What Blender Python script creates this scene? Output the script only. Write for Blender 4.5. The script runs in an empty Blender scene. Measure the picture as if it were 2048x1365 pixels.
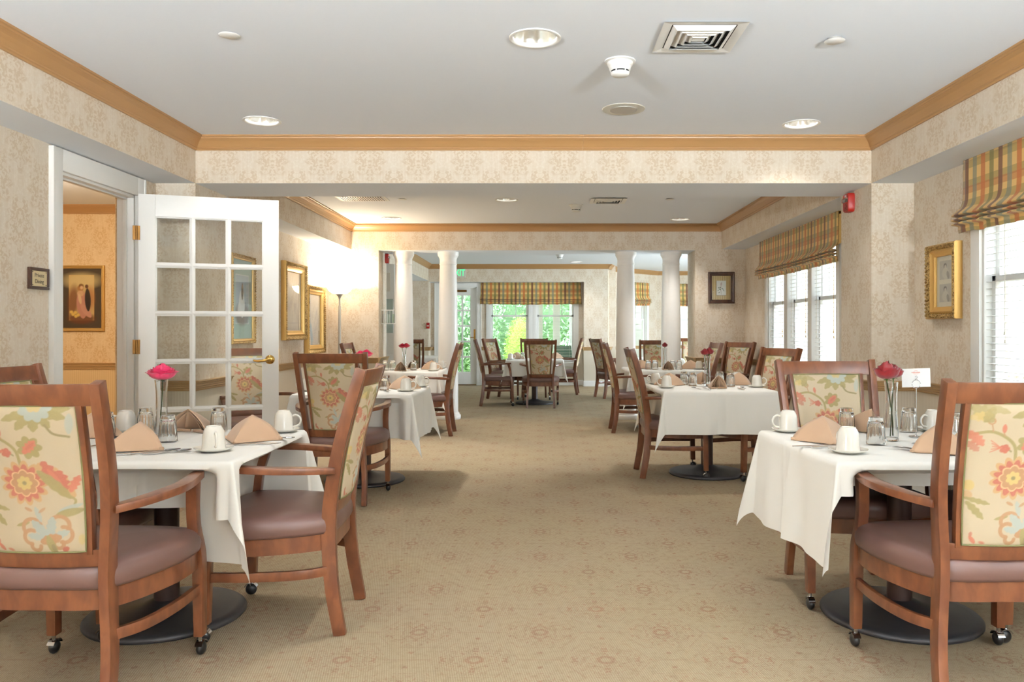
import bpy, bmesh, math, random
import numpy as np
from mathutils import Vector, Matrix, noise as mnoise
from mathutils.geometry import delaunay_2d_cdt
PI = math.pi
random.seed(7)
SC = bpy.context.scene
COL = SC.collection

# ------------------------------------------------------------------ basics
def lin(c):
    return tuple((x / 255 / 12.92) if x / 255 <= .04045 else ((x / 255 + .055) / 1.055) ** 2.4 for x in c) + (1.0,)

def tag(o, label=None, cat=None, group=None, kind=None):
    if label: o['label'] = label
    if cat: o['category'] = cat
    if group: o['group'] = group
    if kind: o['kind'] = kind
    return o

def empty(name, loc=(0, 0, 0), rz=0.0, parent=None):
    o = bpy.data.objects.new(name, None)
    o.empty_display_size = .05
    COL.objects.link(o)
    o.location = loc
    o.rotation_euler = (0, 0, rz)
    if parent: o.parent = parent
    return o

def thing(name, label, cat, loc=(0, 0, 0), rz=0.0, group=None):
    return tag(empty(name, loc, rz), label, cat, group)

KIDS = {}
def kids(o):
    return KIDS.get(o.name, [])

class MB:
    """collects shapes and links them as one mesh object"""
    def __init__(self):
        self.v = []; self.f = []; self.m = []; self.uv = []; self.col = None; self.mi = 0; self.soft = False
    def quad(self, pts, uv=None):
        i = len(self.v)
        self.v += [tuple(p) for p in pts]
        self.f.append(tuple(range(i, i + len(pts)))); self.m.append(self.mi)
        self.uv.append(uv)
        return self
    def box(self, x0, x1, y0, y1, z0, z1, M=None):
        c = [(x0, y0, z0), (x1, y0, z0), (x1, y1, z0), (x0, y1, z0), (x0, y0, z1), (x1, y0, z1), (x1, y1, z1), (x0, y1, z1)]
        if M is not None: c = [tuple(M @ Vector(p)) for p in c]
        i = len(self.v); self.v += c
        for q in ((0, 3, 2, 1), (4, 5, 6, 7), (0, 1, 5, 4), (1, 2, 6, 5), (2, 3, 7, 6), (3, 0, 4, 7)):
            self.f.append(tuple(i + k for k in q)); self.m.append(self.mi); self.uv.append(None)
        return self
    def grid(self, P, closed_u=False, closed_v=False, uvs=None, flip=False):
        """P[i][j] points"""
        n, m = len(P), len(P[0]); b = len(self.v); self.soft = True
        for r in P:
            for p in r: self.v.append(tuple(p))
        for i in range(n if closed_u else n - 1):
            for j in range(m if closed_v else m - 1):
                i2, j2 = (i + 1) % n, (j + 1) % m
                q = (b + i * m + j, b + i2 * m + j, b + i2 * m + j2, b + i * m + j2)
                if flip: q = q[::-1]
                self.f.append(q); self.m.append(self.mi)
                if uvs:
                    t = [uvs[i][j], uvs[i2][j], uvs[i2][j2], uvs[i][j2]]
                    self.uv.append(t[::-1] if flip else t)
                else: self.uv.append(None)
        return self
    def cap(self, pts, flip=False):
        return self.quad(pts[::-1] if flip else pts)
    def lathe(self, prof, c=(0, 0, 0), n=24, M=None, rib=None):
        rows = []
        for r, z in prof:
            row = []
            for k in range(n):
                a = 2 * PI * k / n
                rr = r * (1 + (rib(a, z) if rib else 0))
                p = Vector((rr * math.cos(a), rr * math.sin(a), z))
                if M is not None: p = M @ p
                row.append((p[0] + c[0], p[1] + c[1], p[2] + c[2]))
            rows.append(row)
        self.grid(rows, closed_v=True, flip=True)
        return self
    def tube(self, pts, r, n=8, cap=True):
        pts = [Vector(p) for p in pts]
        R = r if isinstance(r, (list, tuple)) else [r] * len(pts)
        rows = []; up = Vector((0, 0, 1)); prev = None
        for i, p in enumerate(pts):
            t = (pts[min(i + 1, len(pts) - 1)] - pts[max(i - 1, 0)]).normalized()
            if prev is None:
                a = t.cross(up)
                if a.length < .05: a = t.cross(Vector((1, 0, 0)))
                a.normalize()
            else:
                a = (prev - t * prev.dot(t))
                a = a.normalized() if a.length > 1e-5 else t.cross(up).normalized()
            prev = a; b = t.cross(a)
            rows.append([p + (a * math.cos(2 * PI * k / n) + b * math.sin(2 * PI * k / n)) * R[i] for k in range(n)])
        self.grid(rows, closed_v=True)
        if cap:
            self.cap(rows[0]); self.cap(rows[-1], True)
        return self
    def ribbon(self, pts, S, U, a, b, closed=False):
        """rectangular section swept along pts; S, U unit vectors, a, b half sizes"""
        n = len(pts); rows = []
        for i in range(n):
            p = Vector(pts[i]); s = Vector(S[i] if isinstance(S, list) else S); u = Vector(U[i] if isinstance(U, list) else U)
            aa = a[i] if isinstance(a, (list, tuple)) else a; bb = b[i] if isinstance(b, (list, tuple)) else b
            rows.append([p - s * aa - u * bb, p + s * aa - u * bb, p + s * aa + u * bb, p - s * aa + u * bb])
        self.grid(rows, closed_u=closed, closed_v=True)
        if not closed:
            self.cap(rows[0]); self.cap(rows[-1], True)
        return self
    def build(self, name, mats, parent=None, smooth=False, bevel=0, M=None, worlduv=False, seg=2):
        me = bpy.data.meshes.new(name)
        V = self.v if M is None else [tuple(M @ Vector(p)) for p in self.v]
        me.from_pydata(V, [], self.f)
        if not isinstance(mats, (list, tuple)): mats = [mats]
        for m in mats: me.materials.append(m)
        if any(self.m):
            me.polygons.foreach_set('material_index', self.m)
        if worlduv or any(u is not None for u in self.uv):
            uvl = me.uv_layers.new(name='UVMap')
            for p in me.polygons:
                src = self.uv[p.index]
                nx, ny, nz = p.normal
                for k, li in enumerate(p.loop_indices):
                    if src is not None: uvl.data[li].uv = src[k]
                    else:
                        co = me.vertices[me.loops[li].vertex_index].co
                        if abs(nz) > .8: uvl.data[li].uv = (co.x, co.y)
                        elif abs(nx) > abs(ny): uvl.data[li].uv = (co.y, co.z)
                        else: uvl.data[li].uv = (co.x, co.z)
        bm = bmesh.new(); bm.from_mesh(me)
        if self.soft and not worlduv and not any(u is not None for u in self.uv):
            bmesh.ops.remove_doubles(bm, verts=bm.verts, dist=1e-5)
        if bevel:
            bmesh.ops.recalc_face_normals(bm, faces=bm.faces)
            es = [e for e in bm.edges if len(e.link_faces) == 2 and e.calc_face_angle(0) > .6]
            if es: bmesh.ops.bevel(bm, geom=es, offset=bevel, segments=seg, affect='EDGES', profile=.6, clamp_overlap=True)
        bm.to_mesh(me); bm.free()
        if self.col is not None:
            at = me.color_attributes.new('Col', 'FLOAT_COLOR', 'POINT')
            at.data.foreach_set('color', np.asarray(self.col, dtype=np.float32).ravel())
        if smooth or bevel:
            me.polygons.foreach_set('use_smooth', [True] * len(me.polygons))
            if hasattr(me, 'set_sharp_from_angle'): me.set_sharp_from_angle(angle=.4 if not smooth else 1.0)
        me.update()
        o = bpy.data.objects.new(name, me)
        COL.objects.link(o)
        if parent is not None:
            o.parent = parent
            KIDS.setdefault(parent.name, []).append(o)
        return o

def copy_tree(o, parent=None):
    c = o.copy(); COL.objects.link(c)
    if parent is not None:
        c.parent = parent; KIDS.setdefault(parent.name, []).append(c)
    for ch in list(kids(o)): copy_tree(ch, c)
    return c

def place(o, loc, rz, label=None, group=None):
    o.location = loc; o.rotation_euler = (0, 0, rz)
    if label: o['label'] = label
    if group: o['group'] = group
    return o

def smooth_path(pts, n=6):
    P = [np.array(p, float) for p in pts]; P = [2 * P[0] - P[1]] + P + [2 * P[-1] - P[-2]]
    out = []
    for i in range(1, len(P) - 2):
        for k in range(n):
            t = k / n
            out.append(.5 * ((2 * P[i]) + (-P[i - 1] + P[i + 1]) * t + (2 * P[i - 1] - 5 * P[i] + 4 * P[i + 1] - P[i + 2]) * t * t + (-P[i - 1] + 3 * P[i] - 3 * P[i + 1] + P[i + 2]) * t ** 3))
    out.append(P[-2])
    return [tuple(p) for p in out]

# ------------------------------------------------------------------ node expressions
class E:
    nt = None
    def __init__(self, s): self.s = s
    @staticmethod
    def op(op, a, b=None, c=None, clamp=False):
        n = E.nt.nodes.new('ShaderNodeMath'); n.operation = op; n.use_clamp = clamp
        for i, x in enumerate((a, b, c)):
            if x is None: continue
            if isinstance(x, E): E.nt.links.new(x.s, n.inputs[i])
            else: n.inputs[i].default_value = float(x)
        return E(n.outputs[0])
    def __add__(a, b): return E.op('ADD', a, b)
    def __radd__(a, b): return E.op('ADD', b, a)
    def __sub__(a, b): return E.op('SUBTRACT', a, b)
    def __rsub__(a, b): return E.op('SUBTRACT', b, a)
    def __mul__(a, b): return E.op('MULTIPLY', a, b)
    def __rmul__(a, b): return E.op('MULTIPLY', b, a)
    def __truediv__(a, b): return E.op('DIVIDE', a, b)
def fr(x): return E.op('FRACT', x)
def ab(x): return E.op('ABSOLUTE', x)
def mx(a, b): return E.op('MAXIMUM', a, b)
def mn(a, b): return E.op('MINIMUM', a, b)
def sn(x): return E.op('SINE', x)
def sq(x): return E.op('SQRT', x)
def gt(a, b): return E.op('GREATER_THAN', a, b)
def sstep(x, a, b):
    n = E.nt.nodes.new('ShaderNodeMapRange'); n.interpolation_type = 'SMOOTHSTEP'
    E.nt.links.new(x.s, n.inputs[0]); n.inputs[1].default_value = a; n.inputs[2].default_value = b
    return E(n.outputs[0])
def comb(x, y, z=0.0):
    n = E.nt.nodes.new('ShaderNodeCombineXYZ')
    for i, q in enumerate((x, y, z)):
        if isinstance(q, E): E.nt.links.new(q.s, n.inputs[i])
        else: n.inputs[i].default_value = q
    return n.outputs[0]
def coords(kind='UV'):
    n = E.nt.nodes.new('ShaderNodeTexCoord'); s = E.nt.nodes.new('ShaderNodeSeparateXYZ')
    E.nt.links.new(n.outputs[kind], s.inputs[0])
    return E(s.outputs[0]), E(s.outputs[1]), E(s.outputs[2])
def noi(vec, scale, detail=2.0, rough=.5, dist=0.0):
    n = E.nt.nodes.new('ShaderNodeTexNoise'); E.nt.links.new(vec, n.inputs['Vector'])
    n.inputs['Scale'].default_value = scale; n.inputs['Detail'].default_value = detail
    n.inputs['Roughness'].default_value = rough; n.inputs['Distortion'].default_value = dist
    return E(n.outputs[0])
def mixc(fac, a, b):
    n = E.nt.nodes.new('ShaderNodeMix'); n.data_type = 'RGBA'
    if isinstance(fac, E): E.nt.links.new(fac.s, n.inputs[0])
    else: n.inputs[0].default_value = fac
    for i, q in ((6, a), (7, b)):
        if isinstance(q, tuple): n.inputs[i].default_value = q
        else: E.nt.links.new(q, n.inputs[i])
    return n.outputs[2]

def newmat(name):
    m = bpy.data.materials.new(name); m.use_nodes = True
    E.nt = m.node_tree
    return m, m.node_tree, m.node_tree.nodes['Principled BSDF']

def bump(bs, h, strength=.3, dist=.01):
    n = E.nt.nodes.new('ShaderNodeBump'); n.inputs['Strength'].default_value = strength; n.inputs['Distance'].default_value = dist
    E.nt.links.new(h.s, n.inputs['Height']); E.nt.links.new(n.outputs[0], bs.inputs['Normal'])

def simple(name, c, rough=.5, metal=0.0, coat=0.0, spec=None, var=0.0, vscale=6, sheen=0.0, b=None):
    m, nt, bs = newmat(name)
    col = lin(c)
    x, y, z = coords('Object')
    v = comb(x, y, z)
    if var:
        n = noi(v, vscale, 3)
        dk = tuple(k * (1 - var) for k in col[:3]) + (1,)
        lt = tuple(min(1, k * (1 + var)) for k in col[:3]) + (1,)
        nt.links.new(mixc(n, dk, lt), bs.inputs['Base Color'])
    else: bs.inputs['Base Color'].default_value = col
    bs.inputs['Roughness'].default_value = rough; bs.inputs['Metallic'].default_value = metal
    bs.inputs['Coat Weight'].default_value = coat
    if spec is not None: bs.inputs['Specular IOR Level'].default_value = spec
    if sheen: bs.inputs['Sheen Weight'].default_value = sheen
    if b: bump(bs, noi(v, b[0], 3), b[1], b[2])
    return m

def damask(u, v, pw, ph, sc=10.0):
    """bilateral symmetric ornament repeated on a half-drop lattice -> 0..1 mask"""
    out = None
    for ox, oy in ((0, 0), (.5, .5)):
        px = ab(fr(u / pw + ox) - .5) * pw; py = (fr(v / ph + oy) - .5) * ph
        r = sq((px / (pw * .30)) * (px / (pw * .30)) + (py / (ph * .34)) * (py / (ph * .34)))
        th = sn(E.op('ARCTAN2', py, px) * 9.0)
        env = sstep(r + th * .16, 1.12, .80)
        n1 = noi(comb(px, py, ox * 7.0), sc * 4.6, 1.5, .5, .8)
        orn = sstep(n1, .46, .56)
        m = orn * (env * .6 + .30) + env * .22
        out = m if out is None else mx(out, m)
    return out

def wallpaper(name, base, motif, wains, strip):
    m, nt, bs = newmat(name)
    u, v, _ = coords('UV')
    d = damask(u, v, .365, .46, 11)
    streak = noi(comb(u * 60.0, v * 3.0), 1.0, 2)
    blot = noi(comb(u, v), 1.3, 2)
    c = mixc(d * (.55 + .45 * blot), lin(base), lin(motif))
    c = mixc(sstep(streak, .35, .7) * .28, c, lin(motif))
    st = gt(sn(u * (2 * PI / .022)), .2)
    w = mixc(st * .5, lin(wains), lin(strip))
    nt.links.new(mixc(gt(v, .84), w, c), bs.inputs['Base Color'])
    bs.inputs['Roughness'].default_value = .62
    bs.inputs['Specular IOR Level'].default_value = .3
    return m

M_wall = wallpaper('wallpaper_damask', (226, 215, 199), (207, 187, 161), (224, 214, 196), (211, 199, 178))
M_wall_warm = wallpaper('wallpaper_private', (226, 200, 158), (208, 172, 124), (222, 192, 144), (206, 172, 122))
M_ceil = simple('ceiling_paint', (236, 241, 248), .8, spec=.2)
M_white = simple('white_trim_paint', (238, 237, 233), .35)
M_crown = simple('tan_gloss_trim', (180, 138, 90), .36, var=.06, vscale=3)
M_rail = simple('tan_rail_paint', (180, 145, 98), .38)
M_dark = simple('black_recess', (18, 18, 18), .8)

def carpet():
    m, nt, bs = newmat('carpet_woven')
    x, y, z = coords('Object')
    out = None; pw, ph = .50, .54
    n0 = noi(comb(x, y), 90, 2)
    dash = sstep(noi(comb(x, y), 60, 1), .45, .55)
    rag = (n0 - .5) * .02
    for ox, oy in ((0, 0), (.5, .5)):
        px = ab(fr(x / pw + ox) - .5) * pw; py = ab(fr(y / ph + oy) - .5) * ph
        r = sq(px * px + py * py) + rag
        ring = sstep(ab(r - .028), .012, .006)
        orn = sstep(ab(noi(comb(px, py, ox * 5), 34.0, 1.0, .4, .4) - .5), .035, .012) * sstep(r, .145, .125) * sstep(r, .03, .05)
        q = mx(px * .87 + py * .5, py) + rag * .3
        octo = sstep(ab(q - .152), .005, .002)
        d1 = sstep(sq(px * px + (py - .205) * (py - .205)) + rag, .014, .008)
        d2 = sstep(sq(px * px + (py - .08) * (py - .08)) + rag, .013, .007)
        bar = sstep(ab(py), .006, .003) * sstep(px, .15, .16)
        mm = mx(mx(ring, orn), mx(octo * dash * .6, mx(d1, mx(d2 * .9, bar * .5))))
        out = mm if out is None else mx(out, mm)
    grain = noi(comb(x * 3.0, y), 160, 3, .7)
    ribs = sn((x + .18 * y) * (2 * PI / .0085)) * .5 + .5
    big = noi(comb(x, y), 1.1, 2, .5)
    base = mixc(big, lin((162, 144, 110)), lin((160, 141, 120)))
    lite = mixc(ribs * .45, base, lin((198, 187, 160)))
    mot = mixc(noi(comb(x, y), 7.0, 2), lin((158, 100, 68)), lin((124, 98, 88)))
    c = mixc(out * .62 * sstep(noi(comb(x, y), 130, 2), .25, .55), lite, mot)
    c = mixc(sstep(noi(comb(x, y), 28, 3, .6), .45, .7) * .28, c, lin((134, 112, 84)))
    c = mixc(sstep(grain, .42, .62) * .30, c, lin((104, 84, 60)))
    nt.links.new(c, bs.inputs['Base Color'])
    bs.inputs['Roughness'].default_value = .95; bs.inputs['Specular IOR Level'].default_value = .12
    bump(bs, grain + ribs * .5, .5, .004)
    return m
M_carpet = carpet()

def wood(name, a, b, rough=.30):
    m, nt, bs = newmat(name)
    x, y, z = coords('Object')
    n = noi(comb(x * 5.0, y * 5.0, z * 2.4), 4, 3, .5, .4)
    f = noi(comb(x * 60.0, y * 60.0, z * 5.0), 3, 2)
    c = mixc(sstep(n, .3, .7), lin(a), lin(b))
    c = mixc(f * .15, c, lin(tuple(k * .7 for k in a)))
    nt.links.new(c, bs.inputs['Base Color'])
    bs.inputs['Roughness'].default_value = rough; bs.inputs['Coat Weight'].default_value = .25; bs.inputs['Coat Roughness'].default_value = .2
    return m
M_wood = wood('chair_cherry_wood', (100, 56, 35), (126, 76, 47))
M_darkwood = wood('dark_walnut', (62, 38, 28), (86, 56, 40), .35)
M_leather = simple('brown_vinyl', (104, 76, 68), .36, var=.08, vscale=4, b=(180, .08, .002))
M_linen = simple('white_tablecloth_linen', (240, 238, 231), .85, sheen=.15, b=(900, .06, .001))
M_napkin = simple('tan_napkin_cotton', (190, 157, 127), .85, sheen=.2, var=.05, vscale=12)
M_ceramic = simple('white_glazed_ceramic', (238, 234, 224), .12, coat=.5)
M_steel = simple('cutlery_steel', (190, 190, 192), .16, 1.0)
M_chrome = simple('chrome', (205, 205, 208), .12, 1.0)
M_nickel = simple('brushed_nickel', (176, 174, 168), .42, .55)
M_brass = simple('brass', (205, 165, 90), .2, 1.0)
M_oldbrass = simple('aged_brass', (120, 88, 48), .4, 1.0)
M_black = simple('black_rubber', (26, 25, 26), .35)
M_base = simple('table_base_black_metal', (52, 50, 52), .45, var=.3, vscale=18)
M_col_met = simple('table_column_brown_metal', (62, 42, 38), .35)
M_gold = simple('gilt_frame', (208, 168, 98), .42, .6)
def carved():
    m, nt, bs = newmat('gilt_carving')
    x, y, z = coords('Object')
    v = comb(x, y, z); n = noi(v, 75, 2, .6, 1.2)
    nt.links.new(mixc(sstep(n, .40, .56), lin((138, 102, 54)), lin((222, 190, 128))), bs.inputs['Base Color'])
    bs.inputs['Metallic'].default_value = .7; bs.inputs['Roughness'].default_value = .38
    bump(bs, n, 1.0, .02)
    return m
M_carved = carved()
M_goldlt = simple('gilt_frame_pale', (214, 182, 122), .36, .8)
M_colwhite = simple('column_white_paint', (240, 237, 232), .42)
M_alarm = simple('alarm_red', (178, 34, 26), .35)
M_siding = simple('white_siding', (226, 226, 224), .6)
M_lawn = simple('lawn_grass', (120, 150, 66), .9, var=.25, vscale=2)
M_patio = simple('concrete_paving', (190, 186, 176), .9, var=.08, vscale=2)
M_roofm = simple('roof_underlay', (120, 118, 114), .9)
M_green = simple('flower_stem_green', (96, 128, 52), .5)
M_thread = simple('blind_cord', (226, 220, 205), .7)
M_paper = simple('card_paper', (240, 240, 240), .6)
M_ink = simple('engraving_ink', (58, 48, 40), .6)
M_orange = simple('card_orange_ink', (214, 120, 92), .6)

def leafmat(name, a, b, trans=.25):
    m, nt, bs = newmat(name)
    x, y, z = coords('Object')
    nt.links.new(mixc(noi(comb(x, y, z), 4, 3), lin(a), lin(b)), bs.inputs['Base Color'])
    bs.inputs['Roughness'].default_value = .5
    return m
M_leafA = leafmat('hedge_leaf', (140, 178, 66), (204, 226, 110))
M_leafB = leafmat('tree_leaf', (112, 152, 108), (168, 200, 158))
M_leafC = leafmat('bamboo_leaf', (140, 178, 138), (200, 222, 184))
M_bark = simple('bark', (92, 78, 62), .9, var=.2)

def petalmat(name, c, dk):
    m, nt, bs = newmat(name)
    x, y, z = coords('Object')
    nt.links.new(mixc(noi(comb(x, y, z), 60, 2), lin(dk), lin(c)), bs.inputs['Base Color'])
    bs.inputs['Roughness'].default_value = .45; bs.inputs['Sheen Weight'].default_value = .3
    return m
M_pink = petalmat('pink_petal', (244, 60, 118), (214, 30, 90))
M_red = petalmat('red_petal', (168, 6, 24), (96, 2, 12))
M_cream = petalmat('cream_petal', (240, 206, 180), (230, 160, 130))
M_hotred = petalmat('crimson_pink_petal', (216, 38, 74), (170, 20, 52))

def glassmat(name, tint=(1, 1, 1), ior=1.45, rough=0.0):
    m, nt, bs = newmat(name)
    bs.inputs['Base Color'].default_value = tint + (1,)
    bs.inputs['Transmission Weight'].default_value = 1; bs.inputs['IOR'].default_value = ior
    bs.inputs['Roughness'].default_value = rough
    return m
M_glass = glassmat('clear_tumbler_glass', (.97, .98, .98))

def panemat(name, tint, gl=.06):
    m, nt, bs = newmat(name)
    nt.nodes.remove(bs)
    t = nt.nodes.new('ShaderNodeBsdfTransparent'); t.inputs[0].default_value = tint + (1,)
    g = nt.nodes.new('ShaderNodeBsdfGlossy'); g.inputs['Roughness'].default_value = .02
    lw = nt.nodes.new('ShaderNodeLayerWeight'); lw.inputs[0].default_value = .5
    fn = E.op('POWER', E(lw.outputs[1]), 4.5) * .75 + .03
    mi = nt.nodes.new('ShaderNodeMixShader')
    nt.links.new(fn.s, mi.inputs[0]); nt.links.new(t.outputs[0], mi.inputs[1]); nt.links.new(g.outputs[0], mi.inputs[2])
    nt.links.new(mi.outputs[0], nt.nodes['Material Output'].inputs[0])
    return m
M_pane = panemat('window_pane_glass', (.96, .98, .98))
M_doorpane = panemat('door_pane_glass', (.97, .98, .97))

def emis(name, c, s):
    m, nt, bs = newmat(name)
    bs.inputs['Base Color'].default_value = lin(c)
    bs.inputs['Emission Color'].default_value = lin(c); bs.inputs['Emission Strength'].default_value = s
    return m
M_bulb = emis('downlight_lens', (255, 250, 238), 6.0)
M_shade = emis('lit_frosted_shade', (255, 236, 205), 5.0)
M_exit = emis('exit_green', (40, 215, 110), 1.6)
M_refl = simple('downlight_reflector', (235, 235, 232), .18, .9)

def colmat(name, rough=.8, weave=True):
    m, nt, bs = newmat(name)
    a = nt.nodes.new('ShaderNodeAttribute'); a.attribute_name = 'Col'
    if weave:
        x, y, z = coords('Object')
        w = noi(comb(x * 2.0, y, z * 6.0), 90, 2)
        nt.links.new(mixc(w * .16 + .14, a.outputs[0], lin((210, 190, 158))), bs.inputs['Base Color'])
    else: nt.links.new(a.outputs[0], bs.inputs['Base Color'])
    bs.inputs['Roughness'].default_value = rough
    return m
M_fabric = colmat('floral_tapestry')
M_print = colmat('printed_picture', .35, False)

def plaid():
    m, nt, bs = newmat('plaid_taffeta')
    u, v, _ = coords('UV')
    P = .37
    t = fr(u / P)
    def band(q, c, w): return sstep(ab(q - c), w + .012, w - .006)
    gold = lin((228, 190, 116))
    h = fr(v / .125)
    c = mixc(band(h, .30, .20) * .6, gold, lin((150, 130, 66)))
    h2 = fr(v / .25)
    c = mixc(band(h2, .80, .09) * .6, c, lin((188, 104, 44)))
    c = mixc(band(t, .12, .055) * .9, c, lin((112, 62, 40)))
    c = mixc(band(t, .37, .058) * .75, c, lin((118, 128, 112)))
    c = mixc(band(t, .62, .06) * .85, c, lin((198, 108, 42)))
    c = mixc(band(t, .87, .058) * .8, c, lin((118, 116, 58)))
    nt.links.new(c, bs.inputs['Base Color'])
    bs.inputs['Roughness'].default_value = .5; bs.inputs['Sheen Weight'].default_value = .2
    return m
M_plaid = plaid()

# ------------------------------------------------------------------ painting helper (pattern woven into cloth / printed on paper)
class Canvas:
    def __init__(s, w, h, W, H, bg):
        s.w, s.h, s.W, s.H = w, h, W, H
        s.x, s.y = np.meshgrid(np.linspace(0, W, w), np.linspace(0, H, h))
        s.a = np.ones((h, w, 4)); s.a[..., :3] = lin(bg)[:3]
    def _b(s, m, c, k=1.0):
        m = (np.clip(m, 0, 1) * k)[..., None]
        s.a[..., :3] = s.a[..., :3] * (1 - m) + np.array(lin(c)[:3]) * m
    def ell(s, cx, cy, rx, ry, rot, c, k=1.0, soft=.012):
        dx, dy = s.x - cx, s.y - cy; ca, sa = math.cos(rot), math.sin(rot)
        d = np.sqrt(((dx * ca + dy * sa) / rx) ** 2 + ((-dx * sa + dy * ca) / ry) ** 2)
        s._b((1 - d) * min(rx, ry) / soft + .5, c, k)
    def leaf(s, x0, y0, x1, y1, w, c, k=1.0, rag=0.0, soft=.010):
        L = math.hypot(x1 - x0, y1 - y0); ux, uy = (x1 - x0) / L, (y1 - y0) / L
        t = ((s.x - x0) * ux + (s.y - y0) * uy) / L; d = np.abs(-(s.x - x0) * uy + (s.y - y0) * ux)
        ww = w * np.sqrt(np.clip(np.sin(PI * np.clip(t, 0, 1)), 0, 1)) * (1 + rag * np.sin(t * 26))
        s._b(np.where((t > 0) & (t < 1), (ww - d) / soft + .3, 0), c, k)
    def flower(s, cx, cy, R, n, amp, c, ph=0.0, k=1.0, asp=1.0, soft=.010):
        dx, dy = s.x - cx, (s.y - cy) / asp; r = np.hypot(dx, dy); th = np.arctan2(dy, dx)
        s._b((R * (1 - amp + amp * np.abs(np.cos(n * .5 * th + ph))) - r) / soft + .5, c, k)
    def stroke(s, pts, w, c, k=1.0, soft=.008):
        P = smooth_path(pts, 8); best = np.full(s.x.shape, 9.0)
        for (x0, y0), (x1, y1) in zip(P[:-1], P[1:]):
            L2 = (x1 - x0) ** 2 + (y1 - y0) ** 2 + 1e-9
            t = np.clip(((s.x - x0) * (x1 - x0) + (s.y - y0) * (y1 - y0)) / L2, 0, 1)
            best = np.minimum(best, np.hypot(s.x - x0 - t * (x1 - x0), s.y - y0 - t * (y1 - y0)))
        s._b((w - best) / soft + .5, c, k)
    def arc(s, cx, cy, r, a0, a1, w, c, k=1.0):
        s.stroke([(cx + r * math.cos(a0 + (a1 - a0) * i / 8), cy + r * math.sin(a0 + (a1 - a0) * i / 8)) for i in range(9)], w, c, k)
    def rect(s, x0, y0, x1, y1, c, k=1.0):
        s._b(((s.x > x0) & (s.x < x1) & (s.y > y0) & (s.y < y1)).astype(float), c, k)

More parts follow.
